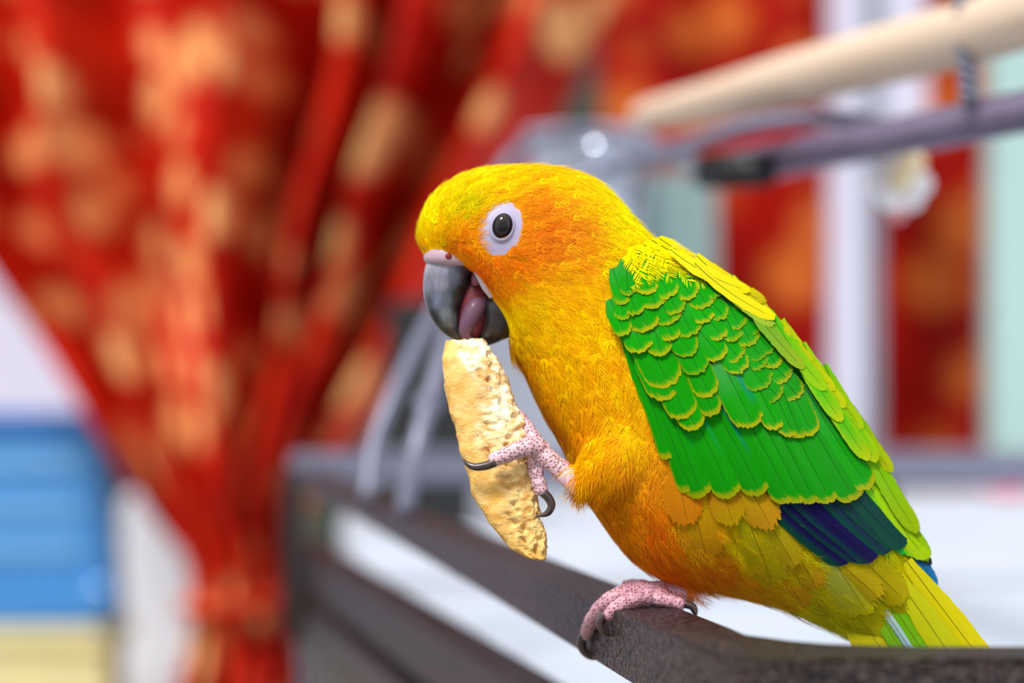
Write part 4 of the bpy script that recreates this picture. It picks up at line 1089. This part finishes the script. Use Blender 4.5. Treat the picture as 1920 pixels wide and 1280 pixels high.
# ---- eyes
for sgn in (-1, 1):
    qe = hit_q(940, 428)
    hh = Q0 - qe                                # half width of the head at the eye
    A_ = math.radians(16); nr, na = 26, 64
    a = np.linspace(0, 2 * np.pi, na, endpoint=False)
    V, C = [], []
    for i in range(nr):
        t_ = i / (nr - 1)                       # 0 at the lid edge, 1 at the outer rim
        rx = 17.5 + (42 - 17.5) * t_; ry = 22.5 + (53 - 22.5) * t_
        cx, cy = 942.5 + (939 - 942.5) * t_, 424 + (428 - 424) * t_
        u_, v_ = rx * np.cos(a), ry * np.sin(a)
        xx = cx + u_ * math.cos(A_) - v_ * math.sin(A_); yy = cy + u_ * math.sin(A_) + v_ * math.cos(A_)
        lid = 5.0 * math.exp(-((t_ - 0.10) / 0.14) ** 2) + 4.0 * (1 - t_) ** 1.5 - 5 * max(0, (0.05 - t_) / 0.05) 
        qs = np.array([hit_q(px_, py_, qe) for px_, py_ in zip(xx, yy)])
        V.append(np.stack([xx, yy, qs - lid - 2.0], -1))
        cc_ = mix(lin((150, 146, 176)), lin((176, 172, 198)), np.full(na, 0.5))
        cc_ = mix(cc_, lin((178, 146, 168)), np.full(na, 0.4 * max(0.0, t_ * 1.2 - 0.3)))
        cc_ = mix(cc_, lin((70, 62, 74)), np.full(na, max(0, (0.12 - t_) / 0.12)))
        C.append(cc_)
    V = np.vstack(V); C = np.vstack(C)
    if sgn > 0: V[:, 2] = 2 * Q0 - V[:, 2]
    i, j = np.meshgrid(np.arange(nr - 1), np.arange(na), indexing='ij'); k = (j + 1) % na
    q = np.stack([i * na + j, i * na + k, (i + 1) * na + k, (i + 1) * na + j], -1).reshape(-1, 4)
    er = mesh_np('eye_ring', W(V), q, M_SKIN, parrot, col=C)
    # eyeball, coloured iris and pupil by distance from its pole
    th = np.linspace(0, np.pi, 40); ph = np.linspace(0, 2 * np.pi, 40, endpoint=False)
    T_, Pp = np.meshgrid(th, ph, indexing='ij')
    U = np.stack([21 * np.sin(T_) * np.cos(Pp), 26 * np.sin(T_) * np.sin(Pp), -16 * np.cos(T_)], -1).reshape(-1, 3)
    R_ = np.array([[math.cos(A_), -math.sin(A_), 0], [math.sin(A_), math.cos(A_), 0], [0, 0, 1]])
    U = U @ R_.T
    V = U + np.array([942.5, 424, qe + 6.0])
    rr = np.sin(T_).ravel(); fr_ = (T_ < np.pi / 2).ravel()
    C = np.where((rr < 0.46)[:, None], lin((4, 4, 5)), np.where((rr < 0.80)[:, None], lin((38, 30, 28)), np.where((rr < 0.92)[:, None], lin((66, 58, 54)), lin((14, 12, 14)))))
    C[~fr_] = lin((10, 10, 10))
    if sgn > 0: V[:, 2] = 2 * Q0 - V[:, 2]
    nu = 40; Fc = [(i * nu + j, i * nu + (j + 1) % nu, (i + 1) * nu + (j + 1) % nu, (i + 1) * nu + j) for i in range(39) for j in range(nu)]
    mesh_np('eye', W(V), Fc, M_EYE, parrot, col=C)

# ---- feet
def toe_arrays(pts, rads, n=60, bumps=6, amp=0.10):
    P = catmull(np.column_stack([np.array(pts, float), np.array(rads, float)]), n)
    t_ = np.linspace(0, 1, n)
    rad = P[:, 3] * (1 + amp * np.sin(t_ * bumps * 2 * np.pi))
    rad[-1] *= 0.75; 
    return tube_arrays(P[:, :3], rad, 18)
def foot(toes, claws, colr):
    AV, AF, off = [], [], 0
    for t_ in toes:
        v, f_ = toe_arrays(*t_); AV.append(v); AF += [tuple(i + off for i in fc) for fc in f_]; off += len(v)
    tmp = mesh_np('tmp', W(np.vstack(AV)), AF, None)
    md = tmp.modifiers.new('r', 'REMESH'); md.mode = 'VOXEL'; md.voxel_size = 0.00032
    ms = tmp.modifiers.new('s', 'SMOOTH'); ms.iterations = 4
    dg = bpy.context.evaluated_depsgraph_get(); ev = tmp.evaluated_get(dg); em = ev.to_mesh()
    V = np.array([v.co[:] for v in em.vertices]); Fc = [tuple(p.vertices) for p in em.polygons]
    ev.to_mesh_clear(); bpy.data.objects.remove(tmp)
    C = np.tile(lin(colr), (len(V), 1)) * rng.uniform(0.96, 1.04, (len(V), 1))
    ft_ = mesh_np('foot', V, Fc, M_FOOT, parrot, col=np.clip(C, 0, 1))
    for pts, rads in claws:
        tube('claw', pts, rads, M_CLAW, ft_, 30, 14, px=True)
    return ft_
foot([([(1060, 886, -14), (1035, 866, -12), (1012, 846, -6), (1000, 836, 0)], [20, 19, 19, 19], 40, 3, 0.02),
      ([(1018, 845, -4), (1002, 836, -16), (975, 842, -30), (945, 854, -36), (918, 864, -36)], [19, 19, 17, 15, 12.5], 60, 6, 0.05),
      ([(1012, 846, 8), (1000, 822, 22), (985, 798, 34), (968, 775, 42), (955, 765, 46)], [17, 15, 14, 12, 9], 50, 5, 0.04),
      ([(1012, 846, 4), (1004, 866, 2), (1006, 892, -2), (1013, 914, -4), (1015, 928, -4)], [15, 15, 14, 14, 12], 50, 5, 0.08)],
     [([(928, 866, -40), (910, 873, -40), (890, 875, -38), (876, 869, -34), (868, 860, -30)], [9.5, 8.5, 7, 5, 1.2]),
      ([(1017, 922, -6), (1029, 934, -6), (1034, 948, -6), (1026, 962, -7), (1004, 968, -9)], [9, 8.5, 7.5, 6, 1.2]),
      ([(960, 768, 44), (945, 765, 44), (930, 772, 42)], [7, 6, 1.2])], (214, 178, 188))
foot([([(1300, 1112, 104), (1270, 1112, 98), (1225, 1108, 96), (1180, 1110, 86), (1146, 1124, 74), (1122, 1146, 104), (1106, 1172, 164), (1100, 1192, 200)], [20, 20, 20, 18, 17, 16, 14.5, 12.5], 90, 9, 0.04),
      ([(1250, 1116, 84), (1205, 1120, 62), (1172, 1130, 40), (1150, 1144, 34), (1139, 1158, 46)], [17, 17, 15, 14, 11], 60, 6, 0.06),
      ([(1195, 1116, 80), (1228, 1122, 66), (1258, 1127, 56), (1284, 1136, 52)], [16, 14, 13.5, 11.5], 50, 5, 0.08),
      ([(1230, 1108, 110), (1200, 1098, 140), (1170, 1096, 170)], [15, 13, 10], 30, 3, 0.05)],
     [([(1096, 1188, 196), (1090, 1206, 206), (1096, 1222, 210), (1110, 1232, 212), (1130, 1234, 212)], [9.5, 9, 7.5, 5.5, 1.2]),
      ([(1134, 1150, 42), (1126, 1166, 44), (1130, 1180, 46), (1140, 1188, 50), (1150, 1190, 54)], [9, 8.5, 7, 5, 1.2]),
      ([(1284, 1132, 48), (1297, 1136, 46), (1303, 1146, 46), (1305, 1157, 48)], [8, 7.5, 6, 1.4])], (208, 158, 172))

# ================================================================== BISCUIT
def biscuit():
    c = np.array([(842, 642, 842, 642), (838, 640, 902, 636), (834, 668, 918, 654), (838, 700, 936, 682), (842, 740, 952, 720), (850, 775, 966, 760), (862, 808, 982, 792), (868, 845, 986, 828),
                  (882, 884, 990, 866), (888, 918, 1002, 900), (904, 950, 1006, 936), (920, 978, 1011, 968), (940, 1004, 1021, 996), (962, 1030, 1026, 1022), (990, 1046, 1024, 1050), (1005, 1050, 1012, 1052)], float)
    n, ns = 200, 120
    t_ = np.linspace(0, len(c) - 1, n); i = np.minimum(t_.astype(int), len(c) - 2); f = (t_ - i)[:, None]
    S = c[i] * (1 - f) + c[i + 1] * f
    a = np.linspace(0, 2 * np.pi, ns, endpoint=False)
    L_, R_ = S[:, :2], S[:, 2:]
    m = (L_ + R_) / 2; h = (R_ - L_) / 2 * 1.10
    th = np.interp(np.linspace(0, 1, n), [0, .04, .2, .7, .93, 1], [4, 24, 34, 34, 22, 4])
    q0 = np.interp(np.linspace(0, 1, n), [0, .15, 1], [86, 46, 14])
    pw = 3.4
    cs = np.sign(np.cos(a)) * np.abs(np.cos(a)) ** (2 / pw); sn = np.sign(np.sin(a)) * np.abs(np.sin(a)) ** (2 / pw)
    P = np.empty((n, ns, 3)); P[:, :, :2] = m[:, None] + h[:, None] * cs[None, :, None]; P[:, :, 2] = q0[:, None] + th[:, None] * sn[None]
    V = P.reshape(-1, 3)
    # crumbly relief: several octaves of value noise
    from mathutils import noise as mn
    cen = np.column_stack([np.repeat(m, ns, 0), np.repeat(q0, ns)])
    out = nrmz(V - cen)
    crust = np.clip(((V[:, 0] - cen[:, 0]) / np.repeat(np.maximum(h[:, 0], 8), ns) + 0.42 + 0.25 * np.sin(V[:, 1] / 31.0)) / 0.25, 0, 1) * (V[:, 2] < cen[:, 2] + 20)      # 0 smooth crust, 1 torn crumb
    d = np.empty(len(V)); tone = np.empty(len(V))
    for k_, v in enumerate(V):
        p = Vector(v)
        n1 = mn.noise(p * 0.035); n2 = mn.noise(p * 0.09 + Vector((9, 3, 1))); n3 = mn.noise(p * 0.24)
        pit = min(0.0, mn.noise(p * 0.075 + Vector((31, 7, 2))) + 0.18)
        cr2 = crust[k_]
        d[k_] = 3.5 * n1 + cr2 * (4.0 * n2 + 2.6 * n3 + 1.6 * mn.noise(p * 0.5) + 32 * pit - 3) + (1 - cr2) * (1.2 * n2 + 0.8 * n3)
        p2 = p + Vector((517.0, -203.0, 91.0))
        tone[k_] = 0.5 + 0.45 * mn.noise(p2 * 0.035) + 0.45 * mn.noise(p2 * 0.09) + 0.25 * mn.noise(p2 * 0.24)
    V = V + out * d[:, None]
    topw = np.clip(1 - np.repeat(np.arange(n), ns) / 26.0, 0, 1)
    V[:, 1] += topw * np.array([9 * mn.noise(Vector((x_ * 0.06, 3.1, q_ * 0.05))) + 4 * mn.noise(Vector((x_ * 0.2, 1.7, q_ * 0.2))) for x_, _, q_ in V])
    yy = np.clip((V[:, 1] - 640) / 410, 0, 1)
    crumb = mix(lin((246, 228, 178)), lin((232, 188, 100)), yy * 0.9 + 0.35 * (0.5 - tone))
    crumb = mix(crumb, lin((255, 250, 228)), np.clip((tone - 0.45) * 2.2, 0, 1) * np.clip((860 - V[:, 1]) / 120, 0, 1))
    crum = mix(crumb, lin((206, 142, 62)), np.clip(0.62 - tone, 0, 1) * 1.5)
    skin = mix(lin((240, 206, 136)), lin((226, 172, 86)), tone + 0.3 * yy)
    C = mix(skin, crum, crust)
    Fc = [(i_ * ns + j, i_ * ns + (j + 1) % ns, (i_ + 1) * ns + (j + 1) % ns, (i_ + 1) * ns + j) for i_ in range(n - 1) for j in range(ns)]
    Fc.append(tuple(range(ns))[::-1]); Fc.append(tuple((n - 1) * ns + j for j in range(ns)))
    m_ = vcol_mat('baked_biscuit', 0.85, spec=0.15, sss=0.08)
    nt = m_.node_tree; b = nt.nodes['Principled BSDF']
    tcn = node(nt, 'ShaderNodeTexCoord'); t2 = node(nt, 'ShaderNodeTexNoise'); t2.inputs['Scale'].default_value = 1500; t2.inputs['Detail'].default_value = 4
    bp = node(nt, 'ShaderNodeBump'); bp.inputs['Strength'].default_value = 0.6; bp.inputs['Distance'].default_value = 0.0005
    nt.links.new(tcn.outputs['Object'], t2.inputs['Vector']); nt.links.new(t2.outputs['Fac'], bp.inputs['Height']); nt.links.new(bp.outputs[0], b.inputs['Normal'])
    o = mesh_np('biscuit', W(V), Fc, m_, None, col=C)
    tag(o, 'long crumbly golden biscuit gripped in the parrot raised foot', 'biscuit')
biscuit()
